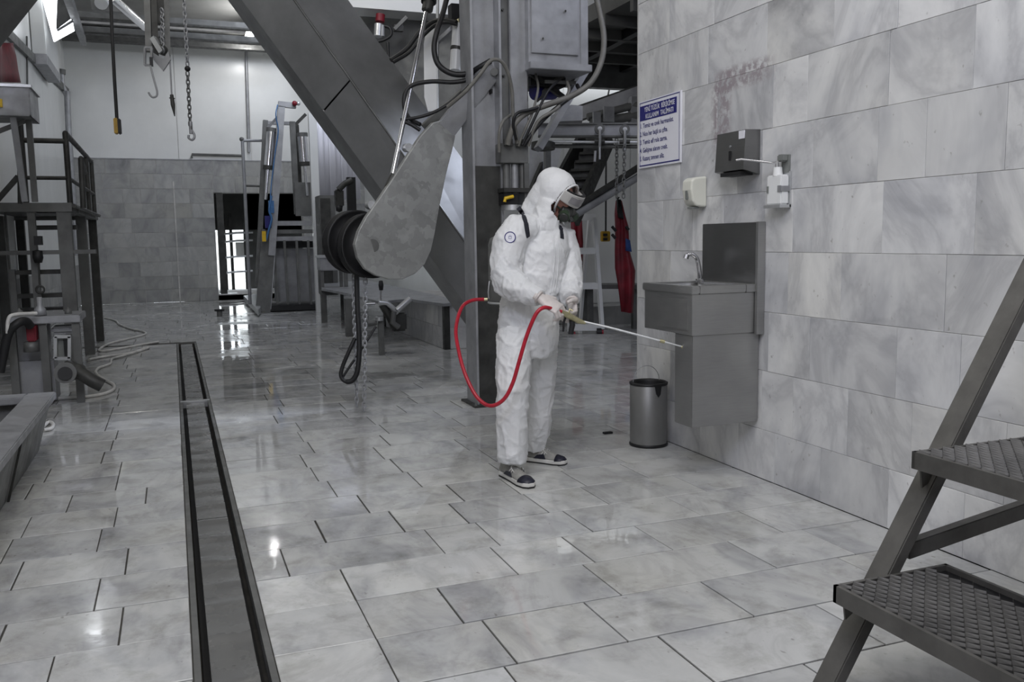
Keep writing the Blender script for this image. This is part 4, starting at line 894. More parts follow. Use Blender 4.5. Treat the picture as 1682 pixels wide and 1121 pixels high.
# filter cartridge and brackets left of the column
fi = thing('oil_filter', 'white filter cartridge with black head on the column side', 'filter', (2.2, 7.0, 3.0))
MB().cyl((2.358,7.382,2.954), (2.379,7.399,3.149), 0.052, 0.05, 20).build('cartridge', 'plwhite', fi); MB().cyl((2.375,7.402,3.160), (2.382,7.405,3.211), 0.030, n=14).build('neck', 'brass', fi)
MB().box((2.313,7.375,3.189), (2.501,7.480,3.313)).build('filter_head', 'black', fi); MB().cyl((2.352,7.381,2.929), (2.358,7.382,2.954), 0.056, n=20).build('collar', 'darksteel', fi); MB().cyl((2.333,7.368,2.759), (2.352,7.381,2.929), 0.050, n=20).build('bowl', 'plwhite', fi)
wp_ = thing('bracket_plate', 'white painted bracket plate between chrome rod and filter', 'bracket', (2.1, 7.6, 2.8))
MB().prism([(2.150,7.687,3.034), (2.176,7.691,3.149), (2.264,7.664,3.201), (2.222,7.587,2.452), (2.152,7.614,2.448), (2.129,7.637,2.569)], fw*0.02).build('plate', 'plwhite', wp_)
MB().beam((2.234,7.606,2.465), (2.300,7.718,3.576), 0.02, 0.03).build('edge_bar', 'alu', wp_)
MB().beam((2.259,7.701,3.043), (2.454,7.648,3.221), 0.03, 0.06, fw).build('diagonal_brace', 'galv_grey', wp_)
# hanging chains and cable
lk = None
def link_mesh(L, r):
    m = MB(); a = L*0.5; wd = L*0.30; pts = []
    for k in range(14):
        t = 2*PI*k/14; pts.append((wd*math.cos(t), 0, (a-wd)*(1 if math.sin(t) > 0 else -1)*(abs(math.sin(t)) > 0.01)+wd*math.sin(t)))
    m.tube(pts, r, 6, closed=True); return m
def chain(name, label, cat, top, bot, L, r, mat='galv_grey', group=None, parent=None, sag=0.0):
    top = Vector(top); bot = Vector(bot)
    root = parent or thing(name, label, cat, top, group)
    d = (bot-top); n = int(d.length/(L*0.74)); base = None; dirn = d.normalized()
    q = dirn.to_track_quat('-Z', 'Y')
    off = Vector(); p = root
    while p is not None: off += p.location; p = p.parent
    for k in range(n):
        if base is None:
            base = link_mesh(L, r).build('link', mat); o = base; o.parent = root
        else: o = base.copy(); COL.objects.link(o); o.parent = root
        o.location = top+d*((k+0.5)/n)+Vector((sag*math.sin(PI*k/n), 0, 0))-off
        o.rotation_euler = (q.to_matrix() @ Matrix.Rotation(PI/2*(k % 2)+0.5, 3, 'Z')).to_euler()
    return root
chain('hoist_chain', 'left one of two steel hoist chains hanging from the pulley to the floor', 'chain', (1.324,6.957,1.124), (1.297,6.865,0.032), 0.046, 0.0058)
chain('hoist_chain', 'right one of two steel hoist chains hanging from the pulley to the floor', 'chain', (1.403,6.871,1.100), (1.333,6.762,0.008), 0.046, 0.0058)
tag(MB().tube(spline([(1.345,6.917,1.124), (1.334,6.886,0.840), (1.332,6.852,0.555), (1.311,6.833,0.342), (1.270,6.838,0.252), (1.216,6.857,0.239), (1.183,6.875,0.282), (1.200,6.878,0.358), (1.251,6.872,0.471), (1.304,6.876,0.573)], 6), [0.021]*30+[0.016]*25, 10).build('hanging_cable', 'black'), 'thick black cable hanging from the pulley in a loop beside chains', 'cable')
tag(MB().tube(spline([(1.201,6.899,0.268), (1.268,6.906,0.359), (1.351,6.919,0.460), (1.431,6.955,0.563), (1.496,6.994,0.645)], 5), 0.010, 8).build('hanging_cable', 'black'), 'thin black cable running from the loop up right to the bench vice', 'cable')

# ------------------------------------------------------------------ left side: platform
pf = thing('work_platform', 'dark steel work platform with guard rails standing along the left wall', 'platform', (-1.4, 11.5, 0))
PXR = -0.95
ZD = (-0.823,10.200,1.745)[2]
for yp, s, mt in ((10.2, 0.13, 'dull'), (11.9, 0.11, 'dull'), (13.5, 0.10, 'darksteel')):
    MB().box((PXR-s, yp-s/2, 0), (PXR, yp+s/2, ZD-0.06), 0.004).build('post', mt, pf)
    MB().box((-1.93, yp-s/2, 0), (-1.93+s, yp+s/2, ZD-0.06), 0.004).build('post', mt, pf)
xm = (-1.311,10.200,1.481)[0]
MB().box((xm-0.035, 10.15, 0), (xm+0.035, 10.22, ZD-0.06)).build('post', 'dull', pf)
for ya, yb in ((10.12, 10.22), (13.45, 13.55)): MB().box((-1.94, ya, ZD-0.07), (PXR+0.02, yb, ZD+0.02)).build('deck_beam', 'dull', pf)
MB().box((PXR-0.06, 10.1, ZD-0.07), (PXR+0.02, 13.55, ZD+0.02)).build('deck_beam', 'dull', pf)
for k in range(9): MB().box((-1.93, 10.24+k*0.36, ZD-0.02), (PXR-0.02, 10.58+k*0.36, ZD+0.015)).build('deck_plank', 'darksteel', pf)
for n, a, b, dy, mt in (('cross_beam', (-1.721,10.150,1.244), (-0.739,10.150,1.286), 0.10, 'dull'), ('step', (-1.515,10.300,1.039), (-1.023,10.300,1.082), 0.22, 'darksteel'), ('step', (-1.556,10.350,0.793), (-1.056,10.350,0.832), 0.22, 'darksteel'), ('cross_rail', (-1.315,10.500,1.498), (-0.931,10.500,1.546), 0.05, 'darksteel'), ('step', (-1.581,10.600,0.644), (-1.092,10.600,0.669), 0.2, 'darksteel'), ('step', (-1.315,10.600,1.679), (-0.928,10.600,1.735), 0.2, 'black')):
    MB().box(a, (b[0], b[1]+dy, b[2])).build(n, mt, pf)
for a, b in (((-1.521,10.330,1.094), (-1.575,10.330,-0.152)), ((-1.040,10.330,1.227), (-1.064,10.330,0.331)), ((-1.605,10.600,1.743), (-1.618,10.600,0.594))): MB().box(a, (b[0], b[1]+0.07, max(0, b[2]))).build('stringer', 'dull', pf)
# guard rails
def rail(a, b, r=0.022, n='guard_rail', mt='darksteel'): MB().tube([a, b], r, 8).build(n, mt, pf)
zt = (-0.751,10.200,2.420)[2]; zmid = (-0.777,10.200,2.018)[2]
xl = (-1.352,10.200,2.380)[0]
rail((xl, 10.2, zt-0.03), (PXR+0.02, 10.2, zt-0.03), 0.026); rail((xl, 10.2, zmid), (PXR+0.02, 10.2, zmid), 0.020)
rail((PXR, 10.2, zt+0.05), (PXR, 13.3, zt+0.03), 0.028); rail((PXR, 10.2, zmid), (PXR, 13.3, zmid), 0.022)
for yp in (10.2, 12.5, 13.3): rail((PXR, yp, ZD-0.03), (PXR, yp, zt+0.05), 0.028, 'rail_post')
rail((xl, 10.2, ZD), (xl, 10.2, zt+0.35), 0.030, 'rail_post'); rail((-1.330,10.000,2.606), (-1.379,10.000,1.749), 0.022, 'rail_post')
rail((-0.797,9.900,2.195), (-0.806,9.900,1.702), 0.028, 'rail_post'); rail((-0.797,9.900,2.195), (PXR+0.03, 11.9, (-0.797,9.900,2.195)[2]), 0.024)
rail((PXR+0.06, 9.9, ZD-0.02), (PXR+0.06, 13.2, ZD-0.02), 0.022)
MB().beam((-1.594,10.100,1.783), (-1.390,10.100,2.023), 0.03, 0.05).build('knee_brace', 'darksteel', pf)
# hoist on the platform front
ho_ = thing('chain_hoist', 'small black chain hoist hanging in front of the platform posts', 'hoist', (-1.256,10.000,1.114))
MB().box((-1.277,9.950,1.339), (-1.214,10.100,1.430)).build('trolley', 'black', ho_); MB().lathe((-1.258,10.000,1.163), [(0, 0), (0.035, 0.0), (0.05, 0.05), (0.045, 0.12), (0, 0.13)], 14).build('motor', 'black', ho_)
MB().tube([(-1.252,10.000,1.175), (-1.262,10.000,0.943)], 0.010, 6).build('load_rope', 'darksteel', ho_); MB().ring((-1.260,10.000,0.894), (0, 1, 0), 0.036, 0.011, 18, 6).build('lifting_eye', 'darksteel', ho_)
# wash trough on brackets over the platform with apron
tr = thing('wash_trough', 'grey sheet steel wash trough on struts above the platform', 'trough', (-1.7, 9.3, 2.2))
zA, zB = (-1.277,9.200,2.502)[2], (-1.258,9.200,2.770)[2]; xr_ = (-1.124,9.200,2.669)[0]
b = MB(); b.box((-1.945, 9.2, zA), (xr_, 9.212, zB)); b.box((-1.945, 9.75, zA), (xr_, 9.76, zB)); b.box((xr_-0.012, 9.2, zA), (xr_, 9.76, zB)); b.box((-1.945, 9.2, zA), (xr_, 9.76, zA+0.012)); b.build('tank', 'galv_grey', tr)
MB().box((-1.945, 9.18, zB-0.015), (xr_+0.02, 9.215, zB+0.01)).build('rim', 'alu', tr); MB().box((xr_-0.015, 9.18, zB-0.015), (xr_+0.02, 9.78, zB+0.01)).build('rim', 'alu', tr)
MB().beam((xr_-0.06, 9.5, zA), (xr_-0.06, 9.5, ZD), 0.05, 0.05, (0, 1, 0)).build('strut', 'dull', tr); MB().beam((xr_-0.08, 9.4, zA-0.02), (-1.93, 9.4, zA-0.35), 0.03, 0.04).build('strut', 'dull', tr)
MB().beam((xr_-0.16, 9.3, zA), (xr_-0.13, 9.4, ZD), 0.05, 0.05, (0, 1, 0)).build('strut', 'galv_grey', tr)
MB().box((-1.90, 9.17, zA+0.07), ((-1.345,9.200,2.633)[0], 9.20, zA+0.14)).build('tag_plate', 'yellow', tr)
def cloth(name, label, pts_outline, depth, fold, mat, n=(0, -1, 0), grp=None):
    """hanging cloth: list of (left, right) world points from top to bottom"""
    m = MB(); K = 13; vs = []; n = Vector(n)
    for r, (a, b) in enumerate(pts_outline):
        a = Vector(a); b = Vector(b)
        for k in range(K):
            t = k/(K-1); vs.append(a.lerp(b, t)+n*(fold*math.sin(t*PI*2.6+r*0.35)*0.5+depth*math.sin(t*PI)))
    fs = [(r*K+k, r*K+k+1, (r+1)*K+k+1, (r+1)*K+k) for r in range(len(pts_outline)-1) for k in range(K-1)]
    m.add(vs, fs, True); o = m.build(name, mat, fixn=False)
    s = o.modifiers.new('t', 'SOLIDIFY'); s.thickness = 0.008
    return o
tag(cloth('hanging_apron', '', [((-1.900,12.285,3.734), (-1.900,13.867,4.059)), ((-1.900,12.212,3.566), (-1.900,14.098,3.929)), ((-1.900,12.137,3.393), (-1.900,14.221,3.764)), ((-1.900,12.076,3.250), (-1.900,14.471,3.632))], 0.05, 0.10, 'redcloth', (1, 0, 0)), 'dark red apron hanging on the left wall above the trough', 'apron')
# foreground basin at the left edge
fb = thing('floor_basin', 'low wide grey steel basin with dark inside at the left edge of the floor', 'basin', (-1.4, 5.2, 0))
ZR = 0.37; YE = 6.45; xo = (-0.769,6.450,0.425)[0]; xbm = -0.885
b = MB()
b.add([(xo-0.03, 1.6, ZR-0.045), (xo-0.03, YE, ZR-0.045), (xbm, YE-0.06, 0.0), (xbm, 1.6, 0.0), (xo-0.06, 1.6, ZR-0.045), (xo-0.06, YE-0.03, ZR-0.045), (xbm-0.03, YE-0.09, 0.0), (xbm-0.03, 1.6, 0.0)], [(0, 1, 2, 3), (4, 7, 6, 5), (0, 4, 5, 1), (3, 2, 6, 7), (0, 3, 7, 4), (1, 5, 6, 2)])
b.build('side_wall', 'dull', fb)
b = MB(); b.add([(-1.93, YE-0.0, ZR-0.045), (xo-0.03, YE, ZR-0.045), (xbm, YE-0.06, 0), (-1.93, YE-0.06, 0), (-1.93, YE-0.03, ZR-0.045), (xo-0.06, YE-0.03, ZR-0.045), (xbm-0.03, YE-0.09, 0), (-1.93, YE-0.09, 0)], [(0, 1, 2, 3), (4, 7, 6, 5), (0, 4, 5, 1), (3, 2, 6, 7), (0, 3, 7, 4), (1, 5, 6, 2)]); b.build('end_wall', 'dull', fb)
MB().box((xo-0.17, 1.6, ZR-0.045), (xo, YE+0.03, ZR), 0.006).build('rim', 'galv_grey', fb); MB().box((-1.93, YE-0.13, ZR-0.045), (xo-0.17, YE+0.03, ZR), 0.006).build('rim', 'galv_grey', fb)
MB().box((-1.93, 1.6, 0.02), (xbm-0.03, YE-0.06, 0.10)).build('basin_floor', 'black', fb)
MB().beam((xbm+0.012, 5.15, 0.0), (xo-0.02, 5.15, ZR-0.05), 0.012, 0.012).build('weld_joint', 'darksteel', fb)
# pump bench behind the basin
pb = thing('pump_bench', 'cluttered pump bench with steel top, red box and white frame behind the basin', 'machine', (-1.4, 8.4, 0))
zt_ = (-0.985,8.200,0.749)[2]
MB().box(((-1.278,8.200,0.762)[0], 8.2, zt_-0.06), ((-0.753,8.200,0.738)[0], 8.75, zt_), 0.006).build('bench_top', 'galv_grey', pb)
for px, mt in ((20, 'dull'), (72, 'dull'), (126, 'dull')): 
    x = (-1.274,8.250,0.556)[0] if px == 20 else ((-1.041,8.250,0.543)[0] if px == 72 else (-0.794,8.250,0.529)[0]); MB().box((x-0.03, 8.24, 0), (x+0.03, 8.30, zt_-0.06)).build('leg', mt, pb)
MB().box(((-1.255,8.350,0.390)[0], 8.35, 0.02), ((-0.991,8.350,0.374)[0], 8.65, (-1.028,8.350,0.365)[2])).build('pump_casing', 'galv_grey', pb)
MB().box(((-1.285,8.450,0.432)[0], 8.45, 0.25), ((-1.011,8.450,0.521)[0], 8.5, zt_-0.08)).build('back_panel', 'galv_grey', pb)
MB().box((-1.154,8.150,0.549), (-1.083,8.300,0.684), 0.01).build('switch_box', 'redcloth', pb); MB().lathe((-1.131,8.200,0.462), [(0, 0), (0.06, 0), (0.055, 0.08), (0, 0.09)], 14).build('switch_base', 'dull', pb)
f = MB(); 
for a, b in (((-0.946,8.150,0.584), (-0.828,8.150,0.577)), ((-0.958,8.150,0.401), (-0.840,8.150,0.394)), ((-0.941,8.150,0.583), (-0.953,8.150,0.401)), ((-0.837,8.150,0.578), (-0.849,8.150,0.394))): f.beam(a, b, 0.03, 0.025)
tag(f.build('white_frame', 'alu', pb), kind='stuff')
MB().box((-0.949,8.200,0.410), (-0.854,8.220,0.556)).build('gauge_panel', 'greypl', pb); MB().box((-0.887,8.170,0.409), (-0.853,8.200,0.553)).build('gauge_slot', 'black', pb)
MB().box((-0.990,8.300,0.587), (-0.799,8.500,0.653), 0.02).build('collector', 'galv_grey', pb)
MB().cyl((-0.862,7.900,0.306), (-0.876,8.250,0.269), 0.085, n=20).build('motor_drum', 'dull', pb); MB().cyl((-0.860,7.880,0.304), (-0.864,7.920,0.298), 0.055, n=18).build('drum_face', 'black', pb)
MB().tube(spline([(-0.858,8.100,0.319), (-0.769,8.000,0.291), (-0.678,7.950,0.226), (-0.599,7.950,0.174)], 5), [0.07]*6+[0.055]*10, 14).build('suction_pipe', 'darksteel', pb)
MB().tube(spline([(-1.339,8.000,0.330), (-1.302,8.000,0.485), (-1.257,8.000,0.639), (-1.191,8.000,0.714), (-1.137,8.050,0.727), (-1.111,8.100,0.682)], 6), 0.035, 12).build('black_hose', 'black', pb)
MB().tube(spline([(-1.262,7.980,0.642), (-1.246,7.980,0.753), (-1.203,8.000,0.788), (-1.060,8.100,0.785)], 5), 0.015, 8).build('pale_hose', 'hosewhite', pb)
for q in ((-1.227,8.400,0.770), (-1.053,8.400,0.773), (-0.858,8.400,0.764)): MB().lathe(q, [(0, -0.03), (0.03, -0.03), (0.028, 0.02), (0.012, 0.03), (0, 0.05)], 12).build('valve', 'dull', pb)
MB().lathe((-1.058,8.300,0.785), [(0, -0.03), (0.05, -0.03), (0.045, 0.02), (0.02, 0.05), (0.02, 0.12), (0, 0.12)], 14).build('valve_body', 'galv_grey', pb)
# white hose on the floor
hw = [(-1.212,17.639,0.016), (-0.985,16.817,0.016), (-0.885,16.005,0.016), (-0.681,15.092,0.016), (-0.468,14.452,0.016), (-0.447,13.955,0.016), (-0.646,13.437,0.016), (-0.837,12.965,0.016), (-0.919,12.409,0.016), (-0.895,12.049,0.016), (-0.695,12.219,0.016), (-0.425,12.590,0.016), (-0.241,12.804,0.016)]
tag(MB().tube(spline(hw, 7), 0.015, 8).build('floor_hose', 'hosewhite'), 'white hose snaking away on the floor beside the platform posts, far length', 'hose')
hw = [(-0.967,11.210,0.016), (-0.777,11.471,0.016), (-0.537,11.663,0.016), (-0.363,12.186,0.016), (-0.387,11.987,0.016), (-0.595,11.439,0.016), (-0.718,11.140,0.016), (-0.711,10.688,0.016), (-0.806,10.373,0.016), (-0.798,9.937,0.016), (-0.686,9.442,0.016), (-0.581,9.028,0.016), (-0.586,8.659,0.016), (-0.730,8.453,0.016), (-1.008,8.455,0.016), (-1.253,8.477,0.016)]
tag(MB().tube(spline(hw, 7), 0.015, 8).build('floor_hose', 'hosewhite'), 'white hose curling over the floor towards the basin, near length', 'hose')
tag(MB().tube(spline([(-0.958,7.123,0.016), (-0.934,7.324,0.016), (-0.895,7.234,0.016), (-0.888,7.067,0.016), (-0.930,7.019,0.016)], 6), 0.014, 8).build('floor_hose', 'hosewhite'), 'short white hose end showing beside the floor basin', 'hose')
tag(MB().box((2.677,5.278,0.000), ((2.740,5.312,0.000)[0], (2.677,5.278,0.000)[1]+0.03, 0.012)).build('rubber_scrap', 'black'), 'small black rubber scrap lying on the floor left of the bin', 'scrap')
st_ = thing('floor_socket', 'small dark capped floor socket before the rear doorway', 'socket', (0.752,16.974,0.000)); MB().cyl((0.752,16.974,0.000), ((0.752,16.974,0.000)[0], (0.752,16.974,0.000)[1], 0.10), 0.05, n=12).build('body', 'dull', st_); MB().cyl(((0.752,16.974,0.000)[0], (0.752,16.974,0.000)[1], 0.10), ((0.752,16.974,0.000)[0], (0.752,16.974,0.000)[1], 0.13), 0.09, n=14).build('cap', 'black', st_)
# left wall services
tag(MB().beam((-1.920,14.377,4.229), (-1.920,21.982,4.652), 0.05, 0.14).build('cable_tray', 'dull'), 'grey cable tray running along the left wall high up', 'tray')
tag(MB().beam((-1.920,11.852,4.112), (-1.920,14.377,4.229), 0.05, 0.14).build('cable_tray', 'dull'), 'near end of the grey cable tray in the upper left corner', 'tray')
wl_ = thing('box_lamp', 'long white box lamp on the left wall above the cable tray', 'lamp', (-1.850,16.628,4.726))
MB().box((-1.940,16.557,4.437), (-1.74, (-1.940,18.363,5.447)[1], (-1.940,18.363,5.447)[2]), 0.01).build('lamp_case', 'white', wl_); MB().box((-1.93, (-1.940,16.557,4.437)[1]-0.02, (-1.940,16.557,4.437)[2]-0.16), (-1.73, (-1.940,18.363,5.447)[1], (-1.940,16.557,4.437)[2])).build('end_cap', 'galv_grey', wl_)
tag(MB().tube([(-1.930,15.973,4.582), (-1.930,15.575,3.686), (-1.930,15.328,2.018)], 0.014, 8).build('conduit_pipe', 'dull'), 'thin vertical conduit on the left wall beside the trough', 'pipe')
rp = thing('down_pipe', 'vertical grey pipe with elbow in the rear left corner', 'pipe', (-1.8, 20.5, 0))
MB().tube([(-1.848,20.800,4.509), (-1.871,20.800,3.643), (-1.869,20.800,2.265), (-1.886,20.800,1.119)], 0.06, 10).build('pipe', 'galv_grey', rp); MB().cyl((-1.928,20.800,4.849), (-1.921,20.800,4.947), 0.08, n=14).build('pipe_cap', 'dull', rp); MB().tube([(-1.925,20.800,4.898), (-1.931,20.800,4.628), (-1.855,20.800,4.410)], 0.055, 10).build('elbow', 'galv_grey', rp)
MB().beam((-2.008,20.800,2.604), (-1.835,20.800,2.618), 0.03, 0.05).build('pipe_clip', 'dull', rp)

# ------------------------------------------------------------------ rear: doorway and holding gate
dv = struct(MB().box((DX0+0.055, BY+0.01, 0), (DX0+0.20, BY+0.30, DZ1)).build('door_1', 'darksteel'))
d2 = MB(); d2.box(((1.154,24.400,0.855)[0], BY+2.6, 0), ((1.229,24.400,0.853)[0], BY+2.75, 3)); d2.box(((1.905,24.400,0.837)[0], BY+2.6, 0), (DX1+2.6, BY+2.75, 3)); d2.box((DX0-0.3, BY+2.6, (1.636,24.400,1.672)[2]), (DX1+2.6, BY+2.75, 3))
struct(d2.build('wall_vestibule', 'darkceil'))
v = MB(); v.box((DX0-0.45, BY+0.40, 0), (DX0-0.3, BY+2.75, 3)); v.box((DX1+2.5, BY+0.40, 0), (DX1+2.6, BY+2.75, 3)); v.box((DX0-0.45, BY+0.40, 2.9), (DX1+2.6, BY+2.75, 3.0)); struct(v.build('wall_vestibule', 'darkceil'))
struct(MB().box((DX0-0.45, BY+0.008, -0.05), (DX1+2.6, BY+9, 0.12)).build('floor_outside', 'wgrout'))
struct(MB().box((DX0+0.02, BY-0.02, 0.118), (DX0+0.42, BY+0.3, 0.15)).build('trim_1', 'alu'))
struct(MB().box((-4, BY+8, 0), (9, BY+8.2, 1.7)).build('wall_outside', 'outside'))
lv = thing('outer_gate', 'bright sunlit steel gate with rails seen through the rear doorway', 'gate', (1.6, 24.2, 0.1))
for px in (366, 372, 380, 403): MB().box(((1.204,24.200,0.541)[0] if px == 366 else (1.294,24.200,0.539)[0] if px == 372 else (1.415,24.200,0.535)[0] if px == 380 else (1.766,24.200,0.526)[0], 24.18, 0.12), (((1.241,24.200,0.540)[0] if px == 366 else (1.324,24.200,0.538)[0] if px == 372 else (1.491,24.200,0.533)[0] if px == 380 else (1.859,24.200,0.523)[0]), 24.24, 2.1)).build('gate_post', 'darksteel', lv)
for a in ((1.239,24.100,1.360), (1.219,24.100,0.953), (1.199,24.100,0.560), (1.250,24.100,1.563)): MB().tube([a, (a[0]+0.35, a[1], a[2]+0.03), (a[0]+0.75, a[1], a[2]+0.04)], 0.028, 8).build('gate_rail', 'alu', lv)
MB().box((1.565,24.300,0.974), (1.802,24.350,1.352)).build('gate_board', 'outside', lv)
# timber-coloured rails to the right of the door
# holding gate with pneumatic cylinders
GY = 17.6
gt = thing('holding_gate', 'steel holding gate with barred front and twin pneumatic cylinders before the rear doorway', 'gate', (2.2, 17.6, 0))
def gb(a, b, w, h, n, mt='dull', upv=(0, 1, 0)): MB().beam(a, b, w, h, upv).build(n, mt, gt)
gb((1.741,17.500,1.570), (1.559,17.400,0.024), 0.26, 0.12, 'gate_post', 'dull'); gb((1.804,17.450,1.083), (1.674,17.400,0.066), 0.07, 0.08, 'gate_post', 'galv_grey')
gb((1.808,17.800,3.655), (1.498,17.600,0.505), 0.09, 0.10, 'mast_bar', 'dull'); gb((2.068,17.400,3.870), (1.765,17.400,1.085), 0.13, 0.10, 'mast_bar', 'galv_grey')
gb((2.284,17.600,3.622), (2.301,17.600,1.869), 0.10, 0.10, 'mast_bar', 'dull'); gb((2.401,17.900,3.606), (2.413,17.900,2.494), 0.08, 0.08, 'mast_bar', 'darksteel')
gb((2.014,17.400,3.912), (2.338,17.400,3.891), 0.10, 0.10, 'bridge_bar', 'galv_grey'); gb((1.806,17.800,3.609), (2.308,17.800,3.614), 0.06, 0.09, 'bridge_bar', 'galv_grey'); gb((1.816,17.500,3.482), (2.039,17.400,3.723), 0.05, 0.06, 'bridge_bar', 'galv_grey'); gb((2.255,17.600,3.484), (2.542,17.600,3.768), 0.06, 0.08, 'bridge_bar', 'darksteel')
for a, b, r in (((1.875,17.450,3.433), (1.789,17.450,2.755), 0.085), ((2.442,17.500,3.364), (2.467,17.500,2.838), 0.095)):
    MB().cyl(a, b, r, n=18).build('pneumatic_cylinder', 'chrome', gt); a = Vector(a); b = Vector(b); e = (b-a).normalized()
    MB().cyl(a-e*0.04, a+e*0.03, r*1.15, n=14).build('cylinder_head', 'dull', gt); MB().cyl(b-e*0.02, b+e*0.05, r*1.25, n=14).build('cylinder_head', 'darksteel', gt); MB().cyl(b, b+e*0.62, 0.028, n=10).build('piston_rod', 'chrome', gt)
MB().ball((2.304,17.300,3.921), 0.05, 12, 8).build('valve_knob', MT['redcloth'], gt); MB().ball((2.371,17.300,3.923), 0.04, 10, 8).build('valve', 'alu', gt)
MB().tube(spline([(1.991,17.300,3.886), (1.943,17.250,3.678), (1.981,17.300,3.407), (1.908,17.300,3.014), (1.816,17.300,2.451), (1.776,17.250,2.166)], 5), 0.011, 6).build('air_hose', 'bluepl', gt)
MB().tube(spline([(1.800,17.250,2.200), (1.739,17.200,1.938), (1.775,17.200,1.769), (1.710,17.200,1.543), (1.658,17.200,1.373)], 5), 0.020, 6).build('air_hose', 'bluepl', gt)
MB().box((1.738,17.220,1.882), (1.834,17.300,2.112)).build('valve_box', 'bluepl', gt); MB().box((1.662,17.250,1.601), (1.771,17.350,1.830)).build('valve_box', MT['navy'], gt); MB().box((1.581,17.100,1.352), (1.650,17.150,1.543)).build('valve_tag', 'yellow', gt)
MB().box((2.264,17.500,1.832), (2.609,17.550,2.473)).build('guard_plate', 'dull', gt)
for py in (367, 380, 391): 
    a, b = (((1.868,17.500,1.649), (2.786,17.600,1.738)) if py == 367 else (((1.907,17.500,1.498), (2.780,17.600,1.572)) if py == 380 else ((1.855,17.500,1.360), (2.775,17.600,1.442)))); MB().box(a, b).build('top_rail', ('galv_grey', 'dull', 'galv_grey')[(367, 380, 391).index(py)], gt)
for a, b in (((1.822,17.500,1.372), (1.847,17.500,0.146)), ((2.026,17.500,1.369), (2.042,17.500,0.138)), ((2.255,17.500,1.366), (2.261,17.500,0.129)), ((2.475,17.500,1.363), (2.483,17.500,0.120))): gb(a, b, 0.045, 0.045, 'bar')
gb((2.662,17.500,1.360), (2.683,17.500,0.112), 0.13, 0.08, 'end_post', 'galv_grey'); MB().box((1.733,17.500,0.151), (2.749,17.600,0.176)).build('bottom_rail', 'dull', gt)
MB().box((1.865,18.100,0.156), (2.827,18.150,1.201)).build('back_plate', 'galv_grey', gt); MB().box(((1.723,17.450,0.037)[0], 17.4, 0.02), ((2.697,17.450,0.055)[0], 18.1, 0.12)).build('base_skid', 'black', gt); MB().box((1.879,18.000,1.218), (2.825,18.100,1.348)).build('rubber_flap', 'black', gt)
MB().prism([(1.462,20.902,0.140), (1.853,21.700,0.140), (1.478,16.938,0.140), (1.369,16.194,0.140)], (0, 0, -0.10)).build('threshold_plate', 'alu', gt)
# thin handrail left of the gate
hr = thing('hand_rail', 'thin grey pipe handrail standing before the rear doorway', 'railing', (1.4, 18.0, 0))
MB().tube([(1.381,18.000,3.323), (1.381,18.000,1.909), (1.377,18.000,0.133)], 0.032, 8).build('post', 'galv_grey', hr)
MB().tube([(1.380,18.000,3.288), (1.867,18.100,3.311)], 0.028, 8).build('rail', 'galv_grey', hr); MB().tube([(1.406,18.000,2.434), (1.712,18.100,2.430)], 0.022, 8).build('rail', 'dull', hr); MB().ball((1.370,18.000,3.311), 0.045, 10, 8).build('knob', 'dull', hr)
tag(MB().tube([(0.538,21.720,3.270), (0.543,21.720,3.352), (1.675,21.720,3.346)], 0.03, 8).build('pipe_rail', 'dull'), 'short grey pipe rail on the rear wall at the tile edge', 'rail')
tag(MB().tube([(1.844,21.700,5.768), (1.800,21.700,3.430)], 0.035, 8).build('conduit_pipe', 'galv_grey'), 'vertical white conduit on the rear wall near the bulb', 'pipe')
# strip curtain and post
pc_ = thing('strip_curtain', 'milky plastic strip curtain hanging on a pale post behind the gate', 'curtain', (3.2, 17.0, 1.5))
MB().box(((2.510,17.000,3.664)[0], 17.0, 0), ((2.655,17.000,3.670)[0], 17.12, (2.512,17.000,3.720)[2])).build('post', 'white', pc_)
m, nt, b = new_mat('milky_pvc'); b.inputs['Base Color'].default_value = (0.80, 0.80, 0.87, 1); b.inputs['Roughness'].default_value = 0.25; b.inputs['Transmission Weight'].default_value = 0.12; MT['pvc'] = m
x0 = (2.648,17.050,3.005)[0]; zt1 = (2.789,17.050,4.015)[2]; zb1 = (2.715,17.050,2.124)[2]
for k in range(7):
    xa = x0+0.11*k; o = MB(); vs = [(xa+0.13*t, 17.05+0.012*math.sin(PI*t)+0.02*(k % 2), z) for z in (zb1, zt1) for t in (0, 0.25, 0.5, 0.75, 1)]
    o.add(vs, [(i, i+1, i+6, i+5) for i in range(4)], True); o = o.build('strip', 'pvc', pc_, fixn=False); s = o.modifiers.new('t', 'SOLIDIFY'); s.thickness = 0.004
MB().box((x0-0.05, 17.03, zt1), (x0+0.85, 17.12, zt1+0.06)).build('hanging_rail', 'alu', pc_)
ebx = thing('steel_cupboard', 'dark grey steel cupboard below the strip curtain', 'cabinet', (3.2, 16.4, 0))
MB().box(((2.547,16.400,1.302)[0], 16.4, 0.35), ((2.835,16.400,1.298)[0], 16.9, (2.724,16.400,2.171)[2]), 0.01).build('body', 'dull', ebx); MB().box(((2.566,16.380,1.302)[0], 16.38, 0.5), ((2.743,16.380,1.299)[0], 16.40, (2.722,16.400,2.116)[2])).build('door', 'darksteel', ebx)
crt = thing('steel_crate', 'pale grey steel crate on legs left of the bench', 'crate', (2.5, 14.9, 0))
MB().box((2.296,14.900,0.851), ((2.670,14.900,1.096)[0], 15.3, (2.670,14.900,1.096)[2]), 0.01).build('box', 'galv_grey', crt); MB().box((2.279,14.860,1.064), ((2.701,14.900,1.106)[0], 15.34, (2.701,14.900,1.106)[2])).build('rim', 'alu', crt)
for px in (529, 560): x = (2.302,14.950,0.289)[0] if px == 529 else (2.618,14.950,0.277)[0]; MB().box((x, 14.95, 0), (x+0.05, 15.0, (2.641,14.950,0.892)[2])).build('leg', 'dull', crt)
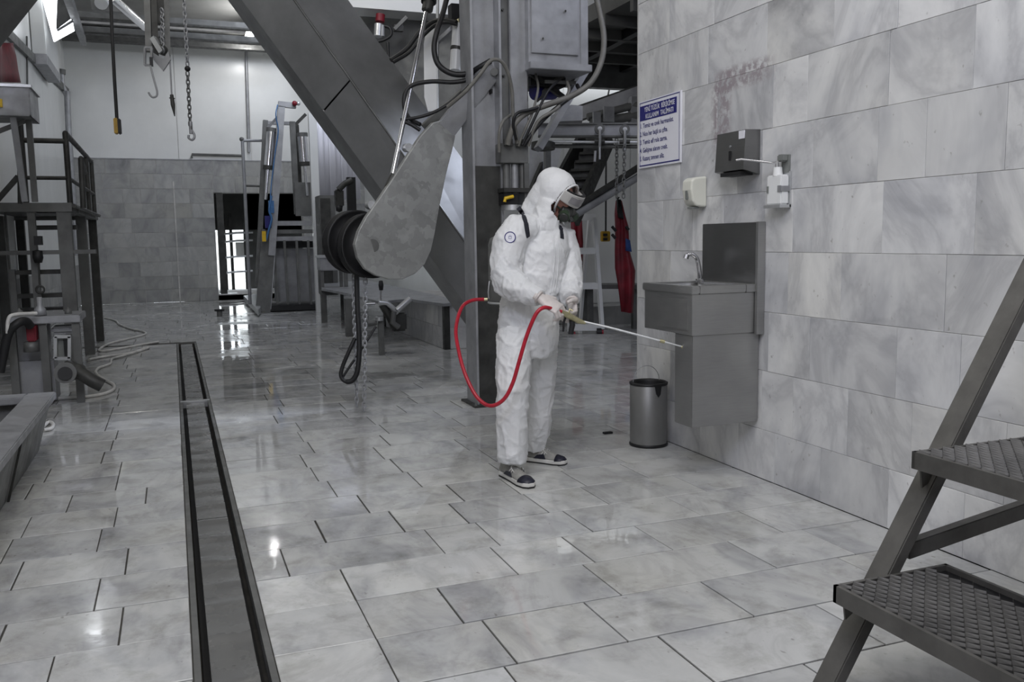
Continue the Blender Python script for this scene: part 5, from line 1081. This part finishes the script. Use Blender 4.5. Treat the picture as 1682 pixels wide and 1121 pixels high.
pm = thing('pump_unit', 'black pump unit with post behind the pulley wheels', 'pump', (3.6, 14.6, 1.2))
MB().box((2.733,14.600,1.298), (2.871,14.700,2.373)).build('post', 'black', pm); MB().tube([(2.586,14.600,2.167), (2.689,14.600,2.266), (2.811,14.600,2.326)], 0.05, 8).build('arm', 'darksteel', pm); MB().box((2.536,14.600,1.893), (2.673,14.750,2.176), 0.02).build('pump_body', 'darksteel', pm); MB().lathe((2.584,14.600,1.844), [(0, -0.04), (0.05, -0.02), (0.06, 0.06), (0, 0.08)], 12).build('cup', 'black', pm)
MB().cyl((2.594,14.600,1.320), (2.601,14.600,1.775), 0.06, n=10).build('standpipe', 'galv_grey', pm); MB().box((2.482,14.550,1.203), (2.865,14.700,1.336)).build('base', 'darksteel', pm); MB().beam((2.652,14.600,1.249), ((2.652,14.600,1.249)[0], 14.6, 0.585), 0.06, 0.06).build('pump_leg', 'dull', pm)
# bench with tiled plinth
be = thing('work_bench', 'low work bench with grey steel top and tiled plinth behind the chains', 'bench', (3.2, 12.0, 0))
ZT = 0.57
tp = [(2.526,16.380,0.570), (3.534,17.342,0.570), (3.399,11.676,0.570), (3.257,10.268,0.570), (3.009,10.189,0.570), (2.873,11.297,0.570), (2.416,11.062,0.570), (2.374,13.209,0.570), (2.258,14.660,0.570)]
MB().prism(tp, (0, 0, -0.035)).build('bench_top', 'galv_grey', be)
bxl = 3.05
MB().box((bxl+0.006, 10.286, 0), (4.45, 13.6, ZT-0.036)).build('plinth', 'wgrout', be)
ZP = ZT-0.04
rr = random.Random(4); yy = 10.28; 
for z0_, z1_, st_ in ((0, ZP*0.5, 0.0), (ZP*0.5, ZP, 0.3)):
    ys = [10.28]+[10.28+st_+0.55*k for k in range(1 if st_ == 0 else 0, 6) if 0.1 < st_+0.55*k < 3.2]+[13.6]
    for a, b in zip(ys, ys[1:]):
        vs, fs = tile_vf((bxl, b, z0_), -EY, EZ, -EX, b-a, z1_-z0_, 0.01, 0.006); MB().add(vs, fs).build('tile', 'wall', be, [rr.random()]*len(fs), False)
    for a, b in ((bxl, 3.55), (3.55, 4.1), (4.1, 4.45)):
        vs, fs = tile_vf((a, 10.28, z0_), EX, EZ, -EY, b-a, z1_-z0_, 0.01, 0.006); MB().add(vs, fs).build('tile', 'wall', be, [rr.random()]*len(fs), False)
MB().box((bxl-0.012, 10.26, 0), (bxl+0.06, 10.34, ZP)).build('corner_post', 'darksteel', be); MB().box((bxl-0.012, 13.5, 0), (bxl+0.06, 13.62, ZP)).build('corner_post', 'darksteel', be)
for q, s in (((2.296,14.731,0.000), 0.09), ((2.267,12.358,0.000), 0.10)): MB().box((q[0]-s/2, q[1]-s/2, 0), (q[0]+s/2, q[1]+s/2, ZT-0.035), 0.004).build('leg', 'dull', be)
# clamp stand
cs = thing('clamp_stand', 'pedestal clamp with black-knobbed lever and bright handles before the bench', 'clamp', (2.24, 10.15, 0))
q = Vector((2.236,10.165,0.000)); 
MB().box((q.x-0.03, q.y-0.03, 0), (q.x+0.03, q.y+0.03, 0.46)).build('pedestal', 'dull', cs); MB().tube([(2.245,10.150,0.624), (2.250,10.150,0.780)], 0.012, 8).build('lever', 'chrome', cs); MB().lathe((2.250,10.150,0.759), [(0, 0), (0.022, 0), (0.030, 0.06), (0.022, 0.11), (0, 0.115)], 12).build('lever_knob', 'black', cs)
MB().tube([(2.216,10.150,0.618), (2.310,10.150,0.608), (2.380,10.150,0.548), (2.429,10.150,0.474)], 0.032, 10).build('clamp_arm', 'alu', cs); MB().tube([(2.419,10.100,0.521), (2.583,10.100,0.650)], 0.036, 10).build('handle', 'alu', cs)
MB().tube([(2.058,10.150,0.596), (2.173,10.150,0.599)], 0.020, 8).build('handle', 'chrome', cs); MB().box((2.372,10.150,0.268), (2.548,10.300,0.487), 0.02).build('clamp_body', 'darksteel', cs); MB().tube([(2.382,10.100,0.508), (2.363,10.100,0.380), (2.434,10.100,0.320)], 0.035, 10).build('jaw', 'dull', cs)
MB().tube([(2.079,10.150,0.376), (2.180,10.150,0.385)], 0.035, 10).build('hose_socket', 'dull', cs); MB().tube([(2.270,10.200,0.592), (2.353,10.200,0.445), (2.421,10.200,0.297)], 0.05, 10).build('housing', 'darksteel', cs); MB().cyl((2.206,10.100,0.409), (2.207,10.100,0.452), 0.05, n=14).build('collar', 'alu', cs)
# ------------------------------------------------------------------ right rear: mezzanine, stairs, rail, ladder
mz = struct(MB().box((4.75, 7.6, 3.86), (9.0, 12.59, 4.05)).build('ceiling_mezzanine', 'darkceil'))
for k in range(7): MB().box((4.75, 8.0+k*0.66, 3.74), (9.0, 8.07+k*0.66, 3.86)).build('joist', 'darkceil', mz)
for k in range(5): MB().beam((5.2+k*0.85, 7.7, 3.80), (5.5+k*0.85, 11.9, 3.80), 0.10, 0.11).build('joist', 'black', mz)
MB().box((4.70, 11.95, 3.52), (9.0, 12.1, 3.87)).build('fascia_beam', 'dull', mz)
sc_ = thing('staircase', 'dark steel staircase rising to the right under the mezzanine', 'stairs', (5.3, 11.6, 1.5))
n_ = 9
for k in range(n_):
    t = k/(n_-1); c0 = lerp((4.464,10.399,1.613), (5.387,11.246,2.592), t); c1 = lerp((4.840,10.257,1.622), (5.718,11.121,2.603), t); 
    MB().beam(c0, c1, 0.24, 0.035).build('tread', 'darksteel', sc_); MB().beam((c0[0], c0[1]+0.11, c0[2]+0.07), (c1[0], c1[1]+0.11, c1[2]+0.07), 0.02, 0.11).build('riser', 'dull', sc_)
for a, b in (((4.336,10.335,1.574), (5.394,11.259,2.717)), ((4.758,10.174,1.567), (5.747,11.120,2.687))): MB().beam(a, b, 0.05, 0.22).build('stringer', 'darksteel', sc_)
MB().beam((4.130,10.226,1.796), (4.727,10.846,2.552), 0.04, 0.10).build('side_bar', 'darksteel', sc_); MB().beam((4.261,10.270,1.685), (4.863,10.896,2.505), 0.04, 0.08).build('side_bar', 'darksteel', sc_); MB().beam((4.402,10.230,1.796), (4.443,10.306,2.535), 0.07, 0.07, (0, 1, 0)).build('side_post', 'dull', sc_)
MB().prism([(4.351,10.665,2.540), (4.752,10.511,2.534), (4.600,10.508,2.040), (4.296,10.596,1.813)], fw*0.02).build('side_panel', 'galv_grey', sc_)
MB().tube([(4.650,10.118,1.657), (5.872,10.378,2.295)], 0.045, 8).build('hand_rail', 'darksteel', sc_); MB().tube([(4.682,10.099,1.596), (5.865,10.365,2.168)], 0.05, 8).build('hand_rail', 'galv_grey', sc_)
# upper stair channel
ch_ = thing('sloping_channel', 'pale blue grey steel channel sloping up to the wall end', 'beam', (5.4, 11.8, 2.9))
MB().beam((4.971,10.797,2.906), (6.039,10.437,3.287), 0.08, 0.16).build('channel', 'galv_grey', ch_); MB().beam((4.985,10.825,3.005), (6.055,10.464,3.378), 0.10, 0.03).build('top_flange', 'darksteel', ch_); MB().beam((4.975,10.807,2.821), (6.044,10.444,3.187), 0.10, 0.025).build('bottom_flange', 'darksteel', ch_)
MB().beam((5.721,10.432,3.140), (5.699,10.392,2.746), 0.10, 0.10, (0, 1, 0)).build('end_post', 'galv_grey', ch_)
MB().tube([(5.106,10.526,2.876), (5.775,10.400,3.045)], 0.05, 8).build('conduit', 'dull', ch_); MB().tube([(5.139,10.505,2.805), (5.767,10.385,2.903)], 0.06, 8).build('conduit', 'dull', ch_)
MB().box((5.130,10.398,2.783), (5.233,10.430,2.929)).build('junction_box', 'galv_grey', ch_); MB().box((5.255,10.353,2.805), (5.405,10.373,2.996)).build('junction_box', 'galv_grey', ch_)
# trolley rail
tl = thing('overhead_rail', 'horizontal grey overhead rail carrying trolleys in front of the stairs', 'rail', (3.9, 8.6, 2.4))
MB().beam((3.515,8.383,2.416), (4.524,7.996,2.400), 0.07, 0.11, (0, 0, 1)).build('rail_beam', 'galv_grey', tl); MB().beam((3.511,8.377,2.355), (4.520,7.989,2.333), 0.14, 0.015).build('rail_flange', 'dull', tl); MB().beam((3.518,8.388,2.471), (4.527,8.002,2.461), 0.14, 0.015).build('rail_flange', 'dull', tl)
MB().tube([(3.580,8.289,2.293), (4.491,7.939,2.273)], 0.014, 8).build('drive_chain', 'alu', tl); MB().tube([(3.569,8.342,2.256), (4.514,7.979,2.235)], 0.02, 8).build('guide_bar', 'dull', tl)
MB().cyl((3.514,8.258,2.276), (3.510,8.252,2.216), 0.12, n=20).build('sprocket', 'darksteel', tl); MB().prism([(3.681,8.439,2.513), (3.983,8.325,2.520), (3.991,8.340,2.668), (3.882,8.384,2.682), (3.684,8.446,2.574)], fw*0.25).build('gear_housing', 'galv_grey', tl)
tp_ = []
for k, (a, b, lab) in enumerate((((4.025,8.024,2.401), (4.009,7.994,2.101), 'trolley with short hook on the overhead rail, nearer the worker'), ((4.256,7.935,2.391), (4.243,7.911,2.157), 'trolley carrying a long chain on the overhead rail, beside the wall end'))):
    t = thing('rail_trolley', lab, 'trolley', a, 'trolleys on the overhead rail'); a = Vector(a); b = Vector(b)
    MB().cyl(a-V*0.02, a+V*0.03, 0.050, n=20).build('wheel', 'dull', t); MB().cyl(a-V*0.035, a-V*0.015, 0.022, n=12).build('axle', 'alu', t); MB().tube([a-V*0.03, a-V*0.03-EZ*0.12, a-EZ*0.18], 0.014, 8).build('hanger', 'alu', t)
    MB().cyl(a-EZ*0.12-U*0.05, a-EZ*0.12+U*0.05, 0.022, n=10).build('bogie', 'darksteel', t); MB().tube([a-EZ*0.16, b], 0.012, 8).build('hook_rod', 'galv_grey', t)
MB().tube([(3.974,8.017,2.185), (3.962,8.009,2.078)], 0.014, 8).build('hook_rod', 'galv_grey', t)
chain('sling_chain', 'thin chain hanging from the right trolley, left strand', 'chain', (4.230,8.054,2.314), (4.169,7.940,1.723), 0.05, 0.0055, 'dull')
chain('sling_chain', 'thin chain hanging from the right trolley, right strand', 'chain', (4.255,7.933,2.373), (4.208,7.871,1.720), 0.05, 0.0055, 'dull')
# pendant on the right
pd = thing('pendant_control', 'yellow pendant switch hanging on a black cable beside the red apron', 'control', (6.061,11.913,1.352))
MB().tube([(6.453,12.402,3.904), (6.437,12.392,3.774), (6.278,12.206,3.520), (6.187,12.109,3.323), (6.073,11.917,1.424)], 0.014, 8).build('cable', 'black', pd); MB().box((5.995,11.874,1.271), (6.131,11.949,1.424), 0.01).build('switch_body', 'orange', pd)
for k, (a, b) in enumerate((((6.004,11.841,1.289), (6.063,11.876,1.325)), ((6.007,11.847,1.352), (6.066,11.883,1.388)))): MB().box(a, b).build('button', 'black', pd)
# step ladder
sl = thing('step_ladder', 'aluminium step ladder on red-capped castors behind the worker', 'ladder', (5.3, 11.1, 0))
def lb(a, b, w, h, n, mt='plwhite'): MB().beam(a, b, w, h, (0, 1, 0)).build(n, mt, sl)
lb((5.519,11.181,1.606), (5.537,10.983,0.062), 0.05, 0.06, 'rail'); lb((5.159,11.371,1.596), (5.136,11.186,0.030), 0.05, 0.06, 'rail'); lb((5.587,11.475,1.579), (5.584,11.682,0.632), 0.04, 0.05, 'rear_rail'); lb((5.584,11.682,0.632), (5.583,11.814,-0.052), 0.04, 0.05, 'rear_rail')
for a, b, n in (((5.116,11.337,1.621), (5.543,11.173,1.614), 'top_platform'), ((5.129,11.273,1.148), (5.533,11.119,1.150), 'rung'), ((5.118,11.218,0.667), (5.538,11.057,0.661), 'rung'), ((5.102,11.153,0.094), (5.530,10.989,0.087), 'rung')): lb(a, b, 0.09, 0.05, n)
for a in ((5.495,10.994,0.020), (5.150,11.177,-0.005)): a = Vector(a); MB().cyl(a-U*0.035, a+U*0.035, 0.062, n=16).build('castor', 'black', sl); MB().cyl(a+U*0.036, a+U*0.06, 0.035, n=12).build('castor_cap', 'red', sl)
# aprons on the rear wall
o = cloth('hanging_apron', '', [((5.865,11.186,1.841), (5.929,11.162,1.840)), ((5.838,11.173,1.655), (5.965,11.122,1.627)), ((5.835,11.150,1.459), (5.997,11.091,1.482)), ((5.811,11.123,1.162), (6.000,11.045,1.116)), ((5.797,11.096,0.907), (6.058,10.991,0.860)), ((5.823,11.055,0.651), (6.039,10.974,0.665)), ((5.843,11.003,0.294), (5.994,10.943,0.274))], 0.10, 0.08, 'redcloth', tuple(-V))
tag(o, 'long dark red rubber apron hanging from a hook by the wall end', 'apron')
q = cloth('jacket_patch', '', [((5.905,10.976,1.313), (5.952,10.955,1.287)), ((5.896,10.959,1.144), (5.966,10.930,1.126))], 0.02, 0.01, 'bluecloth', tuple(-V)); q.parent = o; q.name = 'blue_cloth'
q = cloth('black_cloth', '', [((5.826,11.095,1.854), (5.874,11.076,1.853)), ((5.826,11.077,1.710), (5.888,11.050,1.684)), ((5.836,11.060,1.601), (5.898,11.034,1.583))], 0.02, 0.01, 'black', tuple(-V)); q.parent = o
MB().tube([(5.935,11.265,1.828), (5.867,11.135,1.873), (5.884,11.131,1.889)], 0.012, 6).build('hook', 'darksteel', o)
for a, b in (((5.719,11.036,1.483), (5.770,11.008,1.415)), ((5.900,10.966,1.480), (5.937,10.946,1.429)), ((5.713,11.025,1.374), (5.757,11.000,1.315))): MB().tube([a, b], 0.02, 6).build('strap', 'black', o)
tag(cloth('hanging_apron', '', [((5.471,11.844,1.589), (5.612,11.790,1.587)), ((5.471,11.808,1.297), (5.611,11.751,1.268)), ((5.471,11.770,0.987), (5.585,11.721,0.950)), ((5.483,11.737,0.766), (5.548,11.709,0.738))], 0.06, 0.06, 'redcloth', tuple(-V)), 'red cloth hanging behind the step ladder', 'apron')
tb_ = thing('side_table', 'grey steel table standing before the plinth behind the ladder', 'table', (6.0, 11.8, 0))
MB().beam((5.577,11.792,0.627), (6.498,11.439,0.612), 0.5, 0.06).build('table_top', 'dull', tb_)
for a, b in (((5.673,11.643,0.586), (5.650,11.582,0.029)), ((6.271,11.413,0.576), (6.246,11.348,-0.025)), ((5.772,12.033,0.564), (5.753,11.980,0.081))): MB().beam(a, b, 0.07, 0.07, (0, 1, 0)).build('leg', 'dull', tb_)
struct(MB().box((5.6, 12.1, 0), (8.9, 12.58, 0.28)).build('trim_3', 'backtile', tones=[0.9]*6))
tag(MB().box((6.522,12.528,0.000), ((7.157,13.173,0.000)[0], (6.522,12.528,0.000)[1]+0.12, 0.25)).build('storage_box', 'white'), 'white low box on the floor under the side table', 'box')

# ------------------------------------------------------------------ overhead: roof members, window, hanging gear
rf = thing('roof_girder', 'dark steel girder crossing the hall above the rear wall', 'girder', (1.3, 21.0, 6.0))
za, zb2 = (-0.029,21.000,5.617)[2], (-0.013,21.000,5.896)[2]
MB().box((-1.9, 21.0, za), (4.48, 21.02, zb2)).build('web', 'darksteel', rf); MB().box((-1.9, 20.9, zb2), (4.48, 21.12, zb2+0.03)).build('flange', 'darksteel', rf); MB().box((-1.9, 20.9, za-0.03), (4.48, 21.12, za)).build('flange', 'darksteel', rf)
for lab, a, b, yy in (('pale roof purlin just before the rear girder', (-1.392,19.500,5.454), (-1.385,19.500,5.569), 19.5), ('pale roof purlin second from the rear girder', (-1.318,18.000,5.388), (-1.312,18.000,5.493), 18.0)):
    o = thing('roof_purlin', lab, 'purlin', (1.2, yy, a[2])); MB().box((-1.9, yy, a[2]), (2.6, yy+0.10, b[2])).build('purlin', 'dull', o); MB().box((-1.9, yy-0.03, a[2]-0.03), (2.6, yy+0.13, a[2])).build('flange', 'darksteel', o)
tag(MB().beam((-1.446,20.400,5.454), (-1.170,14.000,4.824), 0.10, 0.16).build('roof_rafter', 'galv_grey'), 'sloping pale rafter beside the bright roof window', 'rafter')
tag(MB().tube([(-0.561,13.000,4.549), (-0.204,15.500,4.743)], 0.065, 12).build('air_duct', 'chrome'), 'shiny round duct slanting across the roof space', 'duct')
sh = thing('shade_sheet', 'added grey sheet for the shaded upper wall behind the chrome rod', 'panel', (2.8, 10.5, 3.6))
MB().prism([(2.355,11.523,4.189), (3.610,11.042,4.169), (3.539,10.911,2.895), (3.106,11.077,2.902), (2.708,11.306,3.523)], fw*0.03).build('sheet', 'dull', sh)  # dark sheet added to stand for upper wall and ceiling in shade
tag(MB().box((2.090,11.181,4.090), (3.618,10.784,4.719)).build('white_girder', 'white'), 'white girder behind the inclined beam at the top edge', 'girder')
pn = thing('air_service_unit', 'cluster of pneumatic regulators behind the inclined beam', 'regulator', (2.477,10.787,3.843))
MB().cyl((2.495,10.804,4.032), (2.483,10.797,3.945), 0.055, n=14).build('bowl', 'redcloth', pn); MB().cyl((2.468,10.800,3.916), (2.453,10.787,3.771), 0.05, n=14).build('bowl', 'alu', pn); MB().cyl((2.508,10.782,3.901), (2.501,10.769,3.770), 0.03, n=12).build('bowl', 'galv_grey', pn); MB().tube(spline([(2.508,10.782,3.901), (2.588,10.748,3.870), (2.597,10.734,3.783), (2.512,10.759,3.726), (2.456,10.779,3.712)], 5), 0.02, 6).build('air_hose', 'black', pn); MB().beam((2.642,10.726,3.855), (2.787,10.688,3.998), 0.04, 0.04).build('bracket', 'dull', pn); MB().box((2.641,10.724,3.840), (2.752,10.799,3.914)).build('valve', 'darksteel', pn); MB().tube([(2.558,10.738,3.696), (2.554,10.716,3.507)], 0.018, 6).build('air_hose', 'black', pn)
# roof window
m, nt, b = new_mat('daylight_pane'); b.inputs['Base Color'].default_value = (0.8, 0.85, 0.9, 1); b.inputs['Emission Color'].default_value = (0.93, 0.96, 1, 1); b.inputs['Emission Strength'].default_value = 5.0; MT['pane'] = m
wn = struct(MB().prism([(-1.754,16.330,5.467), (-1.491,16.229,5.463), (-1.542,16.586,4.882), (-1.636,16.760,4.690)], fw*0.03).build('window_1', 'pane'))
MB().prism([(-1.636,16.760,4.690), (-1.580,16.686,4.872), (-1.336,16.615,5.047), (-1.316,16.660,4.865)], fw*0.03).build('pane', 'pane', wn); MB().prism([(-1.554,16.423,4.826), (-1.472,16.311,5.486), (-1.317,16.252,5.484), (-1.324,16.356,4.998)], fw*0.03).build('window_frame', 'dull', wn)
MB().tube([(-1.545,16.493,4.813), (-1.296,16.417,4.966)], 0.02, 6).build('glazing_bar', 'galv_grey', wn)
# bulb
bu = thing('light_bulb', 'bare glowing bulb hanging under the rear girder', 'lamp', (1.839,20.600,5.806))
m, nt, b = new_mat('bulb_glow'); b.inputs['Emission Color'].default_value = (1, 0.98, 0.92, 1); b.inputs['Emission Strength'].default_value = 14; MT['bulb'] = m
MB().lathe((1.835,20.600,5.715), [(0, 0), (0.07, 0.03), (0.095, 0.10), (0.07, 0.17), (0.03, 0.26), (0, 0.28)], 18).build('glass', 'bulb', bu); MB().cyl((1.840,20.600,5.947), ((1.856,20.600,6.294)[0], 20.6, 6.36), 0.03, n=10).build('lamp_holder', 'plwhite', bu)
pl_ = bpy.data.lights.new('bulb_light', 'POINT'); pl_.energy = 60; pl_.shadow_soft_size = 0.1; po = bpy.data.objects.new('bulb_light', pl_); COL.objects.link(po); po.location = (1.824,20.300,5.716)
# pendant cable left
pe = thing('pendant_control', 'yellow and black pendant switch on a long black cable before the rear wall', 'control', (-0.448,10.017,2.536))
MB().tube([((-0.440,10.188,3.936)[0], (-0.440,10.188,3.936)[1], 6.35), (-0.440,10.188,3.936), (-0.447,10.137,3.505), (-0.451,10.077,3.011), (-0.450,10.026,2.604)], 0.017, 8).build('cable', 'black', pe); MB().box((-0.482,9.977,2.457), (-0.442,10.089,2.612), 0.008).build('switch_body', 'orange', pe); MB().box((-0.445,9.974,2.455), (-0.413,10.077,2.605), 0.008).build('switch_back', 'black', pe); MB().cyl((-0.482,10.033,2.555), (-0.465,10.026,2.554), 0.012, n=10).build('button', 'alu', pe)
# hoist gear
hg = thing('hoist_gear', 'grey hoist block with plates and chains hanging from the roof left of centre', 'hoist', (-0.022,10.187,3.483))
for a, b, w, mt in (((-0.095,10.278,3.989), (-0.113,10.203,3.327), 0.06, 'dull'), ((-0.030,10.308,4.002), (-0.046,10.225,3.273), 0.06, 'darksteel'), ((-0.060,10.376,4.017), (-0.070,10.316,3.507), 0.04, 'dull'), ((0.095,10.205,3.986), (0.074,10.126,3.279), 0.05, 'dull'), ((0.042,10.337,4.015), (0.033,10.293,3.633), 0.10, 'darksteel')): MB().beam(a, b, w, 0.05, (0, 1, 0)).build('hanger_bar', mt, hg)
MB().prism([(-0.072,10.076,3.298), (0.036,10.025,3.221), (0.017,10.018,3.103), (-0.070,10.066,3.223)], fw*0.02).build('side_plate', 'galv_grey', hg); MB().prism([(0.012,10.011,3.205), (0.076,9.999,3.304), (0.094,9.981,3.216), (0.018,9.996,3.105)], fw*0.02).build('side_plate', 'galv_grey', hg)
f = MB()
for a, b in (((-0.144,10.054,3.338), (-0.080,10.030,3.337)), ((-0.154,10.036,3.158), (-0.090,10.011,3.157)), ((-0.144,10.054,3.338), (-0.154,10.036,3.158)), ((-0.080,10.030,3.337), (-0.090,10.011,3.157))): f.beam(a, b, 0.02, 0.02)
tag(f.build('shackle_frame', 'galv_grey', hg), kind='stuff'); MB().box((-0.107,9.984,3.145), (-0.074,10.026,3.233)).build('latch', 'black', hg); MB().beam((-0.063,10.091,3.448), (0.016,10.042,3.297), 0.05, 0.05).build('tie_bar', 'alu', hg); MB().cyl((-0.005,10.055,3.334), (0.041,10.145,3.330), 0.05, n=14).build('roller', 'darksteel', hg)
for k in range(9): MB().ring(lerp((0.040,10.086,3.721), (0.024,10.042,3.321), k/8), (0.6, 0.3, 0.2*(-1)**k), 0.028, 0.008, 12, 6).build('link', 'galv_grey', hg)
tag(MB().tube(spline([(-0.101,9.960,3.141), (-0.088,9.946,3.067), (-0.070,9.927,2.974), (-0.052,9.909,2.881), (-0.061,9.906,2.832), (-0.096,9.918,2.820), (-0.118,9.929,2.839), (-0.134,9.939,2.870)], 5), 0.010, 8).build('meat_hook', 'galv_grey'), 'thin curved steel hook hanging from the shackle of the hoist block', 'hook')
kn = thing('hanging_spike', 'thin rod with dark spike hanging right of the hoist block', 'tool', (0.087,9.950,2.771)); MB().tube([(0.089,10.007,3.239), (0.086,9.961,2.859)], 0.008, 8).build('rod', 'galv_grey', kn); MB().tube([(0.086,9.961,2.859), (0.092,9.946,2.759), (0.103,9.928,2.640)], [0.018, 0.022, 0.005], 8).build('spike', 'darksteel', kn); MB().tube([(0.061,9.967,2.828), (0.113,9.946,2.821)], 0.006, 6).build('cross_pin', 'darksteel', kn)
hk_ = chain('hook_chain', 'long steel chain with hook hanging before the rear wall', 'chain', (0.261,10.141,3.983), (0.258,10.043,3.175), 0.055, 0.007, 'galv_grey')
chain('', '', '', (0.254,10.036,3.112), (0.250,9.963,2.507), 0.055, 0.007, 'dull', parent=hk_)
MB().ball((0.256,10.039,3.144), 0.03, 12, 8).build('knot', 'black', hk_); MB().tube([(0.255,9.972,2.595), (0.254,9.957,2.469)], 0.018, 8).build('swivel', 'galv_grey', hk_)
MB().tube(spline([(0.262,9.958,2.507), (0.283,9.945,2.462), (0.281,9.941,2.424), (0.257,9.948,2.406), (0.228,9.961,2.425), (0.230,9.964,2.457)], 5), 0.012, 8).build('hook', 'galv_grey', hk_)
sp_ = thing('spot_lamp', 'white round lamp head under the roof near the rafter', 'lamp', (-0.832,15.878,5.176)); MB().cyl((-0.834,15.874,5.137), (-0.784,16.091,5.308), 0.10, n=18).build('lamp_head', 'plwhite', sp_); MB().box((-0.997,16.147,5.097), (-0.538,16.333,5.407)).build('ballast_box', 'ceil', sp_)
# lamps over the foreground, out of frame, that glint in the wet floor
for p in ((-0.62, 8.6, 5.9), (1.05, 8.9, 5.9)):
    l = bpy.data.lights.new('ceiling_lamp', 'POINT'); l.energy = 55; l.shadow_soft_size = 0.09; l.color = (1, 0.97, 0.92); o = bpy.data.objects.new('ceiling_lamp', l); COL.objects.link(o); o.location = p
